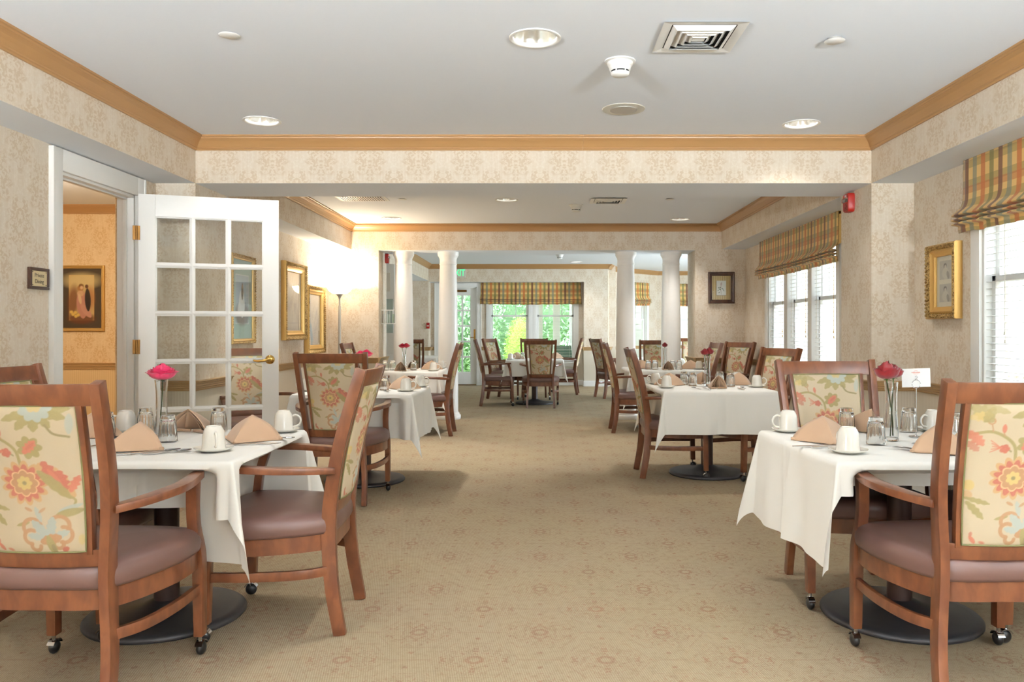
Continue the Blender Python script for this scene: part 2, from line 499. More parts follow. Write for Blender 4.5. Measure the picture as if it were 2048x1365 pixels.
def floral_canvas():
    c = Canvas(120, 190, 1.0, 1.58, (196, 181, 154))
    OL, OD, RD, PK, TN, TD, BL, YE = (138, 128, 70), (112, 104, 56), (166, 58, 46), (184, 86, 68), (190, 148, 100), (168, 118, 76), (166, 180, 176), (202, 176, 104)
    # vines
    c.stroke([(-.02, .34), (.04, .33), (.2, .305), (.34, .37), (.43, .47), (.455, .63)], .016, OL)
    c.stroke([(.4, .52), (.36, .49), (.32, .47)], .008, OD)
    c.arc(.185, .19, .03, 0, 2 * PI, .008, TD); c.stroke([(.19, .22), (.21, .30)], .006, TD)
    c.leaf(.31, .32, .305, .22, .024, PK); c.stroke([(.31, .32), (.32, .35)], .006, TD)
    # top-left leaves
    c.leaf(.02, .02, .20, .20, .07, OL, .85, .15); c.leaf(.0, .16, .19, .12, .05, YE, .7, .15); c.leaf(.2, .04, .12, .2, .045, OL, .8, .15); c.leaf(.10, .02, .34, .10, .04, OL, .7, .1)
    c.leaf(.0, .30, .14, .46, .05, PK, .9, .2); c.leaf(.0, .42, .10, .52, .04, RD, .7, .2)
    # small blossom with stamens
    c.flower(.335, .49, .052, 5, .2, RD)
    for k in range(5): c.stroke([(.30, .48), (.22 - .01 * abs(k - 2), .40 + .032 * k)], .005, PK)
    # leafy red bud
    c.flower(.565, .435, .125, 7, .3, OL); c.leaf(.50, .50, .63, .36, .045, PK, 1, .2); c.leaf(.53, .46, .62, .38, .02, RD, .8)
    # top-right pale flower
    for x1, y1, w in ((.36, .15, .045), (.47, .25, .05), (.63, .27, .055), (.78, .23, .05), (.92, .13, .055), (.96, .03, .05)): c.leaf(.66, .04, x1, y1, w, OL, .95, .1)
    c.flower(.665, .02, .15, 9, .22, BL); c.flower(.66, -.01, .08, 6, .2, YE, k=.8)
    c.stroke([(.74, .2), (.80, .29), (.93, .325)], .012, OD); c.leaf(.95, .08, .93, .30, .035, BL, .8)
    # big red flower
    X, Y = .462, .815
    c.flower(X, Y, .245, 13, .25, TN); c.flower(X, Y, .205, 13, .28, RD); c.flower(X, Y, .150, 8, .2, (228, 186, 140)); c.flower(X, Y, .136, 8, .2, TD)
    c.flower(X, Y, .078, 7, .25, YE); c.ell(X, Y, .022, .022, 0, OD)
    # red-edged leaf
    c.leaf(.62, .60, .93, .98, .10, TN, 1, .10); c.leaf(.66, .58, .80, .86, .06, RD, 1, .25); c.leaf(.80, .68, .84, .93, .065, RD, 1, .25); c.leaf(.70, .66, .84, .90, .03, PK)
    c.leaf(.60, .68, .90, .99, .055, OL, .95, .08); c.stroke([(.84, .93), (.93, 1.0), (.92, 1.06)], .012, OL)
    c.leaf(.89, .92, .98, .74, .04, PK, 1, .2)
    c.leaf(.76, 1.13, .99, 1.05, .03, BL, .9); c.leaf(.73, 1.17, 1.0, 1.11, .045, OL, .95)
    # left leaves
    c.ell(.04, .90, .05, .06, 0, YE, .9); c.ell(.03, 1.01, .045, .05, 0, TN, .8)
    c.leaf(.0, 1.04, .26, 1.11, .03, OL, 1, .15); c.leaf(.02, 1.08, .20, 1.28, .04, OL, 1, .15)
    # scroll flower
    c.leaf(.31, 1.28, .46, 1.24, .022, OL)
    for a in ((.48, 1.30, .095, 2.6, 6.4), (.76, 1.28, .10, 2.8, 7.4), (.80, 1.38, .085, 4.6, 8.2), (.46, 1.40, .075, 1.6, 5.2), (.74, 1.48, .05, -.5, 3.4), (.50, 1.50, .05, 0, 3.6)): c.arc(a[0], a[1], a[2], a[3], a[4], .021, TD, .95)
    c.leaf(.65, 1.42, .48, 1.22, .05, BL, 1, .12); c.leaf(.65, 1.42, .70, 1.18, .05, BL, 1, .12); c.leaf(.63, 1.42, .42, 1.38, .04, BL, 1, .12); c.leaf(.66, 1.42, .86, 1.34, .04, BL, 1, .12)
    c.leaf(.58, 1.24, .53, 1.07, .03, BL, .9, .1); c.leaf(.50, 1.12, .42, 1.08, .02, TD, .9); c.leaf(.56, 1.14, .64, 1.08, .018, TD, .8)
    c.leaf(.55, 1.46, .78, 1.40, .06, TD, 1, .1); c.leaf(.63, 1.38, .70, 1.62, .045, OL); c.stroke([(.68, 1.5), (.70, 1.6)], .02, OD)
    c.leaf(.06, 1.47, .13, 1.56, .025, PK); c.ell(.2, 1.545, .035, .016, .3, PK, .9); c.leaf(.08, 1.42, .07, 1.48, .02, RD, .8); c.leaf(.77, 1.56, .84, 1.52, .03, RD)
    c.ell(.97, 1.44, .03, .06, 0, YE, .7)
    return c.a
FLORAL = floral_canvas()

# ------------------------------------------------------------------ chair
BACK = smooth_path([(-.285, 0), (-.250, .20), (-.235, .42), (-.250, .60), (-.295, .82), (-.375, 1.09)], 5)   # (y, z) of the rear posts
def back_y(z):
    for (y0, z0), (y1, z1) in zip(BACK[:-1], BACK[1:]):
        if z0 <= z <= z1: return y0 + (y1 - y0) * (z - z0) / (z1 - z0)
    return BACK[-1][0]
def post_x(z):
    return .222 - .020 * math.exp(-((z - .45) / .22) ** 2) + .026 * max(0, (z - .5) / .59) - .006

def plan_path(z0, z1, y0=-.235, y1=.20, x0=.215, xb=.300, x1=.285, n=10):
    P = smooth_path([(x0, y0), (x0 + .055, y0 + .10), (xb, y0 + .27), (x1, y1)], 5)
    return [(x, y, z0 + (z1 - z0) * i / (len(P) - 1)) for i, (x, y) in enumerate(P)]

def perp(P):
    out = []
    for i in range(len(P)):
        a, b = Vector(P[max(i - 1, 0)]), Vector(P[min(i + 1, len(P) - 1)])
        t = (b - a); t.z = 0; t.normalize(); out.append(Vector((t.y, -t.x, 0)))
    return out

def seat_outline(inset=0.0):
    half = [(0, -.262), (.10, -.262), (.185, -.25), (.225, -.20), (.262, -.12), (.296, 0), (.306, .10), (.300, .19), (.278, .235), (.20, .262), (.10, .275), (0, .278)]
    pts = smooth_path(half, 3)
    full = pts + [(-x, y) for x, y in pts[-2:0:-1]]
    n = len(full); out = []
    for i, (x, y) in enumerate(full):
        a, b = full[i - 1], full[(i + 1) % n]; tx, ty = b[0] - a[0], b[1] - a[1]; L = math.hypot(tx, ty) or 1
        out.append((x - ty / L * inset, y + tx / L * inset))
    return out

def make_chair():
    t = empty('dining_chair'); t['category'] = 'chair'
    # rear posts (leg and back upright in one piece)
    for s in (-1, 1):
        P = [(s * post_x(z), y, z) for y, z in BACK]; U = []
        for i in range(len(BACK)):
            a, b = BACK[max(i - 1, 0)], BACK[min(i + 1, len(BACK) - 1)]
            ty, tz = b[0] - a[0], b[1] - a[1]; L = math.hypot(ty, tz); U.append(Vector((0, tz / L, -ty / L)))
        w = [.030 - .008 * abs(z - .42) / .65 for y, z in BACK]
        m = MB().ribbon(P, Vector((1, 0, 0)), U, .0165, w)
        m.build('leg', M_wood, t, bevel=.003)
    # front legs with the arm support above them, caster below
    for s in (-1, 1):
        z = [.078, .2, .36, .42, .50, .58, .66, .695]
        yy = [.235, .232, .228, .222, .205, .195, .175, .165]
        xx = [.283, .283, .283, .281, .274, .274, .284, .288]
        P = smooth_path([(s * x, y, q) for x, y, q in zip(xx, yy, z)], 3)
        w = [.021 if p[2] < .4 else .021 - .003 * math.sin(min(1, (p[2] - .4) / .28) * PI) for p in P]
        a = [.016 + .004 * min(1, p[2] / .3) for p in P]
        leg = MB().ribbon(P, Vector((1, 0, 0)), Vector((0, 1, 0)), a, w).build('leg', M_wood, t, bevel=.003)
        c = MB()
        for k in range(9):
            pass
        rows = []
        for i in range(9):
            th = PI * i / 8
            rows.append([(s * .285 + .018 * math.cos(th), .240 + .027 * math.sin(th) * math.cos(2 * PI * k / 16), .029 + .027 * math.sin(th) * math.sin(2 * PI * k / 16)) for k in range(16)])
        c.grid(rows, closed_v=True)
        c.mi = 1
        c.tube([(s * .283, .232, .082), (s * .284, .234, .052)], .007, 10)
        c.lathe([(.015, .078), (.015, .083)], (s * .283, .234, 0), 12)
        arcp = [(s * (.285 + .0195 * q), .240 + .030 * math.cos(a_), .029 + .030 * math.sin(a_)) for q in (0,) for a_ in np.linspace(.35, 2.7, 9)]
        c.ribbon(arcp, Vector((1, 0, 0)), [Vector((0, math.cos(a_), math.sin(a_))) for a_ in np.linspace(.35, 2.7, 9)], .014, .0015)
        c.build('caster', [M_black, M_chrome], leg, smooth=True)
    # arms
    for s in (-1, 1):
        P = [(s * x, y, z) for x, y, z in plan_path(.675, .702, y0=-.262, x0=.226, xb=.318, x1=.292, y1=.205)]
        S = perp(P)
        MB().ribbon(P, S, Vector((0, 0, 1)), [.019 + .009 * math.sin(PI * min(1, i / len(P))) for i in range(len(P))], .0135).build('armrest', M_wood, t, bevel=.004)
        P = [(s * x, y, z) for x, y, z in plan_path(.262, .262, y0=-.235, x0=.208, xb=.288, x1=.283, y1=.225)]
        MB().ribbon(P, perp(P), Vector((0, 0, 1)), .010, .0185).build('stretcher', M_wood, t, bevel=.002)
    # seat frame and cushion
    outer, inner = seat_outline(.010), seat_outline(.034)
    z0, z1 = .345, .412
    m = MB(); m.grid([[(x, y, z0) for x, y in outer], [(x, y, z1) for x, y in outer], [(x, y, z1) for x, y in inner], [(x, y, z0) for x, y in inner]], closed_u=True, closed_v=True)
    m.build('seat_frame', M_wood, t, smooth=True)
    m = MB(); rows = []
    for ins, z in ((.012, .410), (.002, .414), (-.002, .425), (-.003, .445), (.000, .465), (.008, .482), (.024, .493), (.050, .501)):
        rows.append([(x, y, z) for x, y in seat_outline(ins)])
    for k, z in ((.80, .505), (.6, .508), (.35, .510), (.1, .511)):
        rows.append([(x * k, y * k, z) for x, y in seat_outline(.050)])
    m.grid(rows, closed_v=True, flip=True)
    m.cap([(x * .1, y * .1, .511) for x, y in seat_outline(.050)]); m.cap([(x, y, .410) for x, y in seat_outline(.012)], True)
    m.build('seat', M_leather, t, smooth=True)
    # curved rails between the posts
    def rail(zc, h, th, sag, xh, name):
        P = []; yb = back_y(zc)
        for i in range(13):
            x = -xh + 2 * xh * i / 12; P.append((x, yb - sag * (1 - (x / xh) ** 2), zc))
        tilt = Vector((0, -.27, .963)) if zc > .8 else Vector((0, -.17, .985))
        MB().ribbon(P, perp(P), tilt, th, h).build(name, M_wood, t, bevel=.003)
    rail(1.05, .036, .012, .030, .232, 'top_rail')
    rail(.515, .029, .011, .022, .194, 'lower_rail')
    # inner stiles
    for s in (-1, 1):
        P = []
        for i in range(9):
            z = .53 + (1.02 - .53) * i / 8; k = i / 8
            P.append((s * (.152 + .031 * k), back_y(z) - .010, z))
        MB().ribbon(P, Vector((1, 0, 0)), Vector((0, 1, .2)).normalized(), .0095, .013).build('stile', M_wood, t, bevel=.002)
    # upholstered back panel, patterned on both faces, with welt
    H, W = FLORAL.shape[0], FLORAL.shape[1]
    m = MB(); cols = []
    for side in (-1, 1):
        rows = []
        for j in range(H):
            vz = j / (H - 1); z = 1.018 - vz * (1.018 - .540); hw = .173 - .029 * vz
            yb = back_y(z); row = []
            for i in range(W):
                u = i / (W - 1) * 2 - 1
                x = hw * u * (1 if side < 0 else -1)
                sag = .028 * (1 - (x / .2) ** 2)
                e = min(1.0, (1 - abs(u)) * 6) * min(1.0, min(vz, 1 - vz) * 9)
                th = .007 + .012 * math.sqrt(max(0, 1 - (1 - e) ** 2))
                row.append((x, yb - sag - .002 + side * th, z))
            rows.append(row)
        m.grid(rows, flip=True)
        cols.append(FLORAL.reshape(-1, 4))
    m.col = np.concatenate(cols)
    # merge not wanted: keep vertex order for the colours
    me = bpy.data.meshes.new('backrest'); me.from_pydata(m.v, [], m.f); me.materials.append(M_fabric)
    at = me.color_attributes.new('Col', 'FLOAT_COLOR', 'POINT'); at.data.foreach_set('color', m.col.astype(np.float32).ravel())
    me.polygons.foreach_set('use_smooth', [True] * len(me.polygons))
    o = bpy.data.objects.new('backrest', me); COL.objects.link(o); o.parent = t; KIDS.setdefault(t.name, []).append(o)
    w = MB()
    for side in (-1, 1):
        loop = []
        for k in range(40):
            q = k / 40 * 4; e_, f_ = int(q), q - int(q)
            u, vz = ((-1 + 2 * f_, 0), (1, f_), (1 - 2 * f_, 1), (-1, 1 - f_))[e_]
            z = 1.018 - vz * .478; hw = .173 - .029 * vz; x = hw * u
            loop.append(Vector((x, back_y(z) - .028 * (1 - (x / .2) ** 2) - .002 + side * .011, z)))
        loop.append(loop[0]); w.tube(loop, .0028, 6, cap=False)
    w.build('piping', simple('sage_welt_cord', (120, 118, 76), .7), o, smooth=True)
    return t

# ------------------------------------------------------------------ table, cloth
def make_table():
    t = empty('dining_table'); t['category'] = 'table'
    MB().box(-.452, .452, -.452, .452, .722, .750).build('tabletop', M_darkwood, t, bevel=.004)
    m = MB().lathe([(.20, .718), (.20, .722), (0, .722)], n=24)
    m.lathe([(.001, .708), (.06, .708), (.20, .716), (.20, .722)], n=24)
    m.build('mounting_plate', M_base, t, smooth=True)
    MB().lathe([(.052, .05), (.050, .40), (.050, .708)], n=28).build('pedestal', M_col_met, t, smooth=True)
    MB().lathe([(0, .0), (.322, .0), (.328, .006), (.328, .016), (.318, .026), (.285, .030), (.18, .042), (.10, .058), (.060, .078), (.053, .080)], n=48).build('base', M_base, t, smooth=True)
    return t

def cloth_mesh(a=.46, ext=(.36, .36, .36, .36), seed=0, n=96, top=.753, base=.07, ridge=.21, crease=True, push={}):
    rnd = random.Random(seed); ph = [rnd.uniform(0, 6.28) for _ in range(8)]; rr = .022; ox, oy = (ext[1] - ext[0]) / 2, (ext[3] - ext[2]) / 2
    def drop(t):
        if t < rr * PI / 2: return rr * math.sin(t / rr), rr * (1 - math.cos(t / rr))
        return rr, t - rr * PI / 2 + rr
    rows = []
    for i in range(n + 1):
        row = []
        for j in range(n + 1):
            u = -a - ext[0] + (2 * a + ext[0] + ext[1]) * i / n; v = -a - ext[2] + (2 * a + ext[2] + ext[3]) * j / n
            dx, dy = max(abs(u) - a, 0), max(abs(v) - a, 0); su, sv = (1 if u > 0 else -1), (1 if v > 0 else -1)
            cu, cv = max(-a, min(a, u)), max(-a, min(a, v))
            zt = top + .0012 * math.sin(u * 9 + ph[0]) * math.sin(v * 8 + ph[1])
            if crease: zt += .0022 * math.exp(-((u - ox) / .008) ** 2) + .0022 * math.exp(-((v - oy) / .008) ** 2)
            if dx == 0 and dy == 0: row.append((u, v, zt)); continue
            if dx > 0 and dy > 0:
                r = math.hypot(dx, dy); phi = math.atan2(dy, dx)
                g = 1 - abs(phi - PI / 4) / (PI / 4)
                o_, z_ = drop(r)
                f = base + ridge * g ** 1.2 + .03 * math.sin(4 * phi + ph[2]) * g
                k = z_ * f / math.sqrt(1 + f * f)
                row.append((su * (a + (o_ * .6 + k) * math.cos(phi)), sv * (a + (o_ * .6 + k) * math.sin(phi)), zt - z_ / math.sqrt(1 + f * f)))
                continue
            t = dx or dy; o_, z_ = drop(t)
            w = (cv if dx else cu) / a
            env = max(0, 1 - w * w)
            wave = (.020 * math.sin(w * 5.2 + ph[3 + (su > 0) + 2 * (sv > 0)]) + .008 * math.sin(w * 13 + ph[7])) * env * min(1, z_ / .25)
            if crease: wave += .008 * math.exp(-((w * a - (oy if dx else ox)) / .010) ** 2)
            k = z_ * base + wave + o_ * (.6 + .4 * env)
            pd = push.get(('x' if su > 0 else 'X') if dx else ('y' if sv > 0 else 'Y'), 0)
            if pd:
                e1 = max(0, min(1, (.92 - abs(w)) / .18)); e2 = max(0, min(1, (z_ - .026) / .05))
                k -= pd * e1 * e1 * (3 - 2 * e1) * e2 * e2 * (3 - 2 * e2)
            if dx: row.append((su * (a + k), cv, zt - z_))
            else: row.append((cu, sv * (a + k), zt - z_))
        rows.append(row)
    return MB().grid(rows)

# ------------------------------------------------------------------ tableware
def make_cup():
    t = empty('coffee_cup'); t['category'] = 'cup'
    # turned upside down: rim on the saucer
    prof = [(.036, .005), (.0405, .004), (.0405, .006), (.0395, .014), (.0385, .030), (.0372, .052), (.0345, .068), (.030, .078), (.0265, .082), (.0255, .0865), (.0225, .0865), (.022, .082), (0, .081)]
    MB().lathe(prof, n=32).build('body', M_ceramic, t, smooth=True)
    P = smooth_path([(.037, 0, .062), (.052, 0, .066), (.067, 0, .055), (.070, 0, .038), (.060, 0, .022), (.0385, 0, .016)], 4)
    MB().tube(P, [.0042 + .001 * abs(i / len(P) - .5) for i in range(len(P))], 8).build('handle', M_ceramic, t, smooth=True)
    for o_ in [t] : pass
    for c in kids(t): c.data.transform(Matrix.Scale(1.15, 4) @ Matrix.Translation((0, 0, -.0006)))
    return t
def make_saucer():
    o = MB().lathe([(0, .004), (.034, .004), (.045, .005), (.062, .010), (.074, .015), (.0765, .0165), (.076, .0145), (.062, .007), (.045, .001), (.030, 0), (0, 0)], n=40).build('saucer', M_ceramic, None, smooth=True)
    o['category'] = 'saucer'; return o
def make_glass():
    rib = lambda a, z: -.05 * abs(math.cos(a * 8)) * max(0, min(1, (z - .012) / .01)) * max(0, min(1, (.098 - z) / .01))
    prof = [(.0375, .0), (.0395, .0), (.0398, .010), (.0392, .014), (.0390, .024), (.0385, .03), (.0375, .05), (.0360, .07), (.034, .086), (.0335, .092), (.0305, .099), (.0295, .105), (.0295, .114), (.027, .117), (.010, .115), (.0005, .113)]
    inn = [(.0005, .098), (.020, .097), (.0275, .088), (.0310, .07), (.034, .03), (.0372, .0)]
    o = MB().lathe(prof, n=96, rib=rib).lathe(inn, n=96).build('tumbler', M_glass, None, smooth=True)
    o['category'] = 'glass'; return o
def make_napkin(sx=1.0, rag=0.0):
    """standing pyramid fold: a ridge running back from the peak, two doubled side leaves"""
    m = MB()
    for layer, k in ((0, 1.0), (1, .92)):
        A = Vector((0, -.045, .112 * k)); B = Vector((0, .125 * k, .006))
        for s in (-1, 1):
            Lp = Vector((s * .138 * k * sx, -.055 + .02 * (1 - k) * 8, .001)); rows = []
            for i in range(13):
                u = i / 12; R = A + (B - A) * u; R.z += .010 * math.sin(PI * u); Q = Lp + (B - Lp) * u; row = []
                for j in range(13):
                    v = j / 12; p = R + (Q - R) * v
                    b = math.sin(PI * v) * .016 * (1 - u) * (1 if layer == 0 else .3)
                    p += Vector((s * b, -b * .25, b * .5))
                    if v > .9: p.z = max(p.z, .001)
                    row.append(p)
                rows.append(row)
            m.grid(rows, flip=(s > 0))
        # inner tucked pleat
    for s in (-1, 1):
        rows = []
        for i in range(9):
            u = i / 8; row = []
            for j in range(7):
                v = j / 6
                row.append(Vector((s * (.004 + .055 * v * (1 - u)) * sx, -.045 + .03 * v + .12 * u, (.105 * (1 - v) + .002) * (1 - u) + .004)))
            rows.append(row)
        m.grid(rows)
    # rolled lower fold along the front edge
    for s in (-1, 1):
        m.tube(smooth_path([(s * .136 * sx, -.052, .007), (s * .100 * sx, -.047, .007), (s * .05 * sx, -.03, .006), (s * .012 * sx, -.02, .005)], 4), .0055, 6)
    o = m.build('napkin', M_napkin, None, smooth=True); o['category'] = 'napkin'
    sm = o.modifiers.new('thick', 'SOLIDIFY'); sm.thickness = .0022
    return o
def cutlery(kind):
    m = MB(); th = .0012
    def strip(pts, zz=None):
        top = [(x, y, .004 + (zz(y) if zz else 0)) for x, y in pts]; n = len(pts)
        bot = [(x, y, z - 2 * th) for x, y, z in top]
        m.cap(top); m.cap(bot, True)
        for i in range(n): m.quad([top[i], bot[i], bot[(i + 1) % n], top[(i + 1) % n]])
    def outline(ws): return [(w, y) for y, w in ws] + [(-w, y) for y, w in ws[::-1]]
    if kind == 'fork':
        strip(outline([(-.10, .007), (-.09, .0085), (-.05, .006), (.0, .0035), (.03, .0035), (.045, .008), (.052, .0115), (.060, .012)]), lambda y: .003 * math.sin(max(0, y) * 25))
        for k in range(4):
            x = -.0095 + k * .0063
            strip([(x - .0018, .060), (x + .0018, .060), (x + .0016, .098), (x - .0010, .098)], lambda y: .003)
    elif kind == 'spoon':
        strip(outline([(-.095, .007), (-.085, .0085), (-.045, .006), (.0, .0035), (.035, .004)]))
        rows = []
        for i in range(9):
            a = PI * i / 8; row = []
            for j in range(9):
                v = -1 + 2 * j / 8; y = .060 - .030 * math.cos(a); w = .018 * math.sin(a) ** .7
                row.append((w * v, y, .007 - .005 * (1 - v * v) * math.sin(a)))
            rows.append(row)
        m.grid(rows)
        m.grid([[(x, y, z - .001) for x, y, z in r] for r in rows], flip=True)
    else:
        strip(outline([(-.115, .007), (-.105, .0085), (-.05, .007), (.0, .006)]))
        strip([(-.007, 0), (.007, 0), (.009, .05), (.007, .095), (-.004, .110), (-.007, .06)])
    o = m.build(kind, M_steel, None, smooth=False); o['category'] = kind
    return o

def petal(m, th, w, rad, hh, f, n=7, base=(0, 0, 0), lift=0.0, rag=0.0):
    """patch of a spheroid shell: base underneath, free edge rolling outward"""
    rows = []
    p0, p1 = 2.75, .62 + .64 * f
    for i in range(n):
        row = []; b = i / (n - 1)
        ww = w * (.30 + .70 * math.sin(PI * min(.5, b * .62 + .05)))
        if b > .8: ww *= 1 - .28 * ((b - .8) / .2) ** 2
        for j in range(n):
            a = -1 + 2 * j / (n - 1); b = i / (n - 1) * (1 - .22 * a ** 4); ph = p0 + (p1 - p0) * b
            edge = (1 + (.10 + .20 * f) * max(0, b - .6) ** 2 / .16 - .05 * a * a)
            r = rad * math.sin(ph) * edge
            z = hh * (.5 + .5 * math.cos(ph)) + lift * b - (.10 * hh * f) * max(0, b - .75) / .25 + rag * math.sin(a * 7 + th * 5) * b
            ang = th + a * ww
            row.append((base[0] + r * math.cos(ang), base[1] + r * math.sin(ang), base[2] + z))
        rows.append(row)
    m.grid(rows)

def make_rose(R, H, mat, stems=((0, 0), ), flat=False, label='', seed=1, zt=.265, foot=.02):
    """zt: height of the vase mouth above the table; bloom sits on it"""
    rnd = random.Random(seed)
    t = empty('rose'); t['category'] = 'flower'; t['label'] = label
    for k, (sx, sy, sc, dz) in enumerate(stems):
        m = MB(); base = (sx, sy, zt + dz)
        n_l = 8 if flat else 7
        for l in range(n_l):
            f = l / (n_l - 1); cnt = 3 + l // 2 if not flat else 4 + int(l * .7)
            for p in range(cnt):
                th = 2 * PI * p / cnt + l * 1.1 + rnd.uniform(-.15, .15)
                if flat: petal(m, th, 3.0 / cnt + .25, R * sc * (.14 + .86 * f ** .9), H * sc * (.90 + .20 * f - .38 * f ** 2) * rnd.uniform(.93, 1.06), f, base=base, rag=.0016)
                else: petal(m, th, 2.6 / cnt + .28, R * sc * (.26 + .74 * f), H * sc * (1.0 - .22 * f ** 2) * rnd.uniform(.95, 1.05), f * .75, base=base, rag=.001)
        b = m.build('bloom', mat, t, smooth=True)
        sp = MB()
        for p in range(5):
            th = p * 2 * PI / 5 + .4
            sp.quad([(base[0] + q * math.cos(th + d), base[1] + q * math.sin(th + d), base[2] + z) for q, d, z in ((.003, -.6, -.002), (R * .22, -.45, .0), (R * .5, 0, -.008), (R * .22, .45, .0), (.003, .6, -.002))])
        sp.tube([(base[0], base[1], base[2] - .006), (base[0], base[1], base[2] + .010)], [.004, .009], 8)
        sp.build('sepal', M_green, b, smooth=True)
        end = (-sx * .6 - .004 + .008 * k, -sy * .5, foot)
        P = smooth_path([(base[0], base[1], base[2]), (sx * .35 + .002, sy * .4, zt - .09), (end[0] * .6, end[1], foot + .08), end], 4)
        MB().tube(P, .0026, 7).build('stem', M_green, t, smooth=True)
    return t
def make_vase():
    o = MB().lathe([(0, .0), (.030, .0), (.031, .004), (.030, .03), (.0270, .08), (.0245, .13), (.0235, .17), (.0245, .21), (.0275, .248), (.0295, .262), (.0275, .262), (.0255, .247), (.0225, .21), (.0215, .17), (.0225, .13), (.025, .08), (.027, .03), (.0265, .014), (0, .012)], n=36,
        rib=lambda a, z: .02 * math.cos(a * 10)).build('bud_vase', M_glass, None, smooth=True)
    o['category'] = 'vase'; return o

# ------------------------------------------------------------------ text helper
def text_mb(txt, size, M, depth=.002, align='CENTER', cond=1.0):
    cu = bpy.data.curves.new('lettering_tmp', 'FONT'); cu.body = txt; cu.size = size; cu.extrude = depth; cu.align_x = align; cu.align_y = 'CENTER'
    o = bpy.data.objects.new('lettering_tmp', cu); COL.objects.link(o)
    dg = bpy.context.evaluated_depsgraph_get(); dg.update()
    me = o.evaluated_get(dg).to_mesh()
    mb = MB()
    for v in me.vertices:
        p = M @ Vector((v.co.x * cond, v.co.y, v.co.z)); mb.v.append(tuple(p))
    for p in me.polygons:
        mb.f.append(tuple(p.vertices)); mb.m.append(0); mb.uv.append(None)
    bpy.data.objects.remove(o); bpy.data.curves.remove(cu)
    return mb
def basis(o, x, y, z):
    M = Matrix.Identity(4)
    for i, a in enumerate((x, y, z)):
        for r in range(3): M[r][i] = a[r]
    for r in range(3): M[r][3] = o[r]
    return M

# ================================================================== ROOM SHELL
CZ, SZ = 2.695, 2.35
XL, XR = -2.90, 2.81          # outer side walls
SL, SR = -2.585, 2.487        # soffit faces
YB0, YB1 = 5.89, 6.48         # first cross beam
YC0, YC1 = 10.75, 11.30       # second cross wall with the opening
Y0 = -3.2                     # wall behind the viewer

def wall(name, axis, p0, p1, a0, a1, z0, z1, holes=(), mat=None):
    """slab from p0 to p1 across its thickness, a0..a1 along; holes (a0,a1,z0,z1)"""
    A = sorted({a0, a1} | {h[0] for h in holes} | {h[1] for h in holes}); Z = sorted({z0, z1} | {h[2] for h in holes} | {h[3] for h in holes})
    m = MB()
    for i in range(len(A) - 1):
        for j in range(len(Z) - 1):
            ca, cz = (A[i] + A[i + 1]) / 2, (Z[j] + Z[j + 1]) / 2
            if any(h[0] < ca < h[1] and h[2] < cz < h[3] for h in holes): continue
            if axis == 'x': m.box(p0, p1, A[i], A[i + 1], Z[j], Z[j + 1])
            else: m.box(A[i], A[i + 1], p0, p1, Z[j], Z[j + 1])
    o = m.build(name, [mat or M_wall, M_ceil], worlduv=True)
    for p in o.data.polygons:
        if p.normal.z < -.9 and p.center.z > 1.5: p.material_index = 1
    return tag(o, kind='structure')

def ceiling(name, x0, x1, y0, y1, holes=(), z=CZ):
    v = [(x0, y0), (x1, y0), (x1, y1), (x0, y1)]; e = [(0, 1), (1, 2), (2, 3), (3, 0)]
    for cx, cy, r, n in holes:
        b = len(v)
        for k in range(n):
            a = 2 * PI * k / n + (PI / 4 if n == 4 else 0); v.append((cx + r * math.cos(a), cy + r * math.sin(a)))
        e += [(b + k, b + (k + 1) % n) for k in range(n)]
    vv, ee, ff, *_ = delaunay_2d_cdt([Vector(p) for p in v], e, [], 1, 1e-5)
    m = MB(); m.v = [(p.x, p.y, z) for p in vv]
    for f in ff:
        c = sum((vv[i] for i in f), Vector((0, 0))) / len(f)
        if any((math.hypot(c.x - h[0], c.y - h[1]) < h[2] * (.99 if h[3] > 4 else .7)) or (h[3] == 4 and max(abs(c.x - h[0]), abs(c.y - h[1])) < h[2] * .707) for h in holes): continue
        if not (x0 < c.x < x1 and y0 < c.y < y1): continue
        m.f.append(tuple(f)[::-1]); m.m.append(0); m.uv.append(None)
    return tag(m.build(name, M_ceil), kind='structure')

LIGHTS1 = [(-.025, 3.88, .115), (-1.92, 5.42, .115), (1.83, 5.50, .115), (-1.92, 2.0, .115), (1.83, 2.0, .115), (-.025, .3, .115), (-1.9, -1.6, .115), (1.83, -1.6, .115)]
LIGHTS2 = [(-.37, 8.72, .115), (-1.92, 10.15, .115), (1.83, 10.25, .115), (1.75, 7.4, .115), (-1.9, 7.3, .115)]
LIGHTS3 = [(.77, 16.7, .115), (-1.3, 13.2, .115), (2.9, 17.6, .115), (3.2, 13.6, .115)]
floor = MB().quad([(-8.5, Y0 - .2, 0), (7, Y0 - .2, 0), (7, 19.6, 0), (-8.5, 19.6, 0)]).build('floor', M_carpet)
tag(floor, kind='structure')
ceiling('ceiling', XL, XR, Y0, YB0 + .1, [(x, y, r, 32) for x, y, r in LIGHTS1])
ceiling('ceiling', XL, XR, YB1 - .1, YC0 + .1, [(x, y, r, 32) for x, y, r in LIGHTS2])
ceiling('ceiling', XL, 7.0, YC1 - .1, 19.6, [(x, y, r, 32) for x, y, r in LIGHTS3])
ceiling('ceiling', -8.5, XL - .12, 2.2, 9.3, [])
# roof slab above everything keeps sun and sky light out
tag(MB().box(-8.8, 3.05, Y0 - .4, 17.95, 2.95, 3.1).box(3.05, 7.1, YC1 - .12, 17.95, 2.95, 3.1).box(1.3, 7.1, 17.95, 19.6, 2.95, 3.1).build('roof', M_roofm), kind='structure')

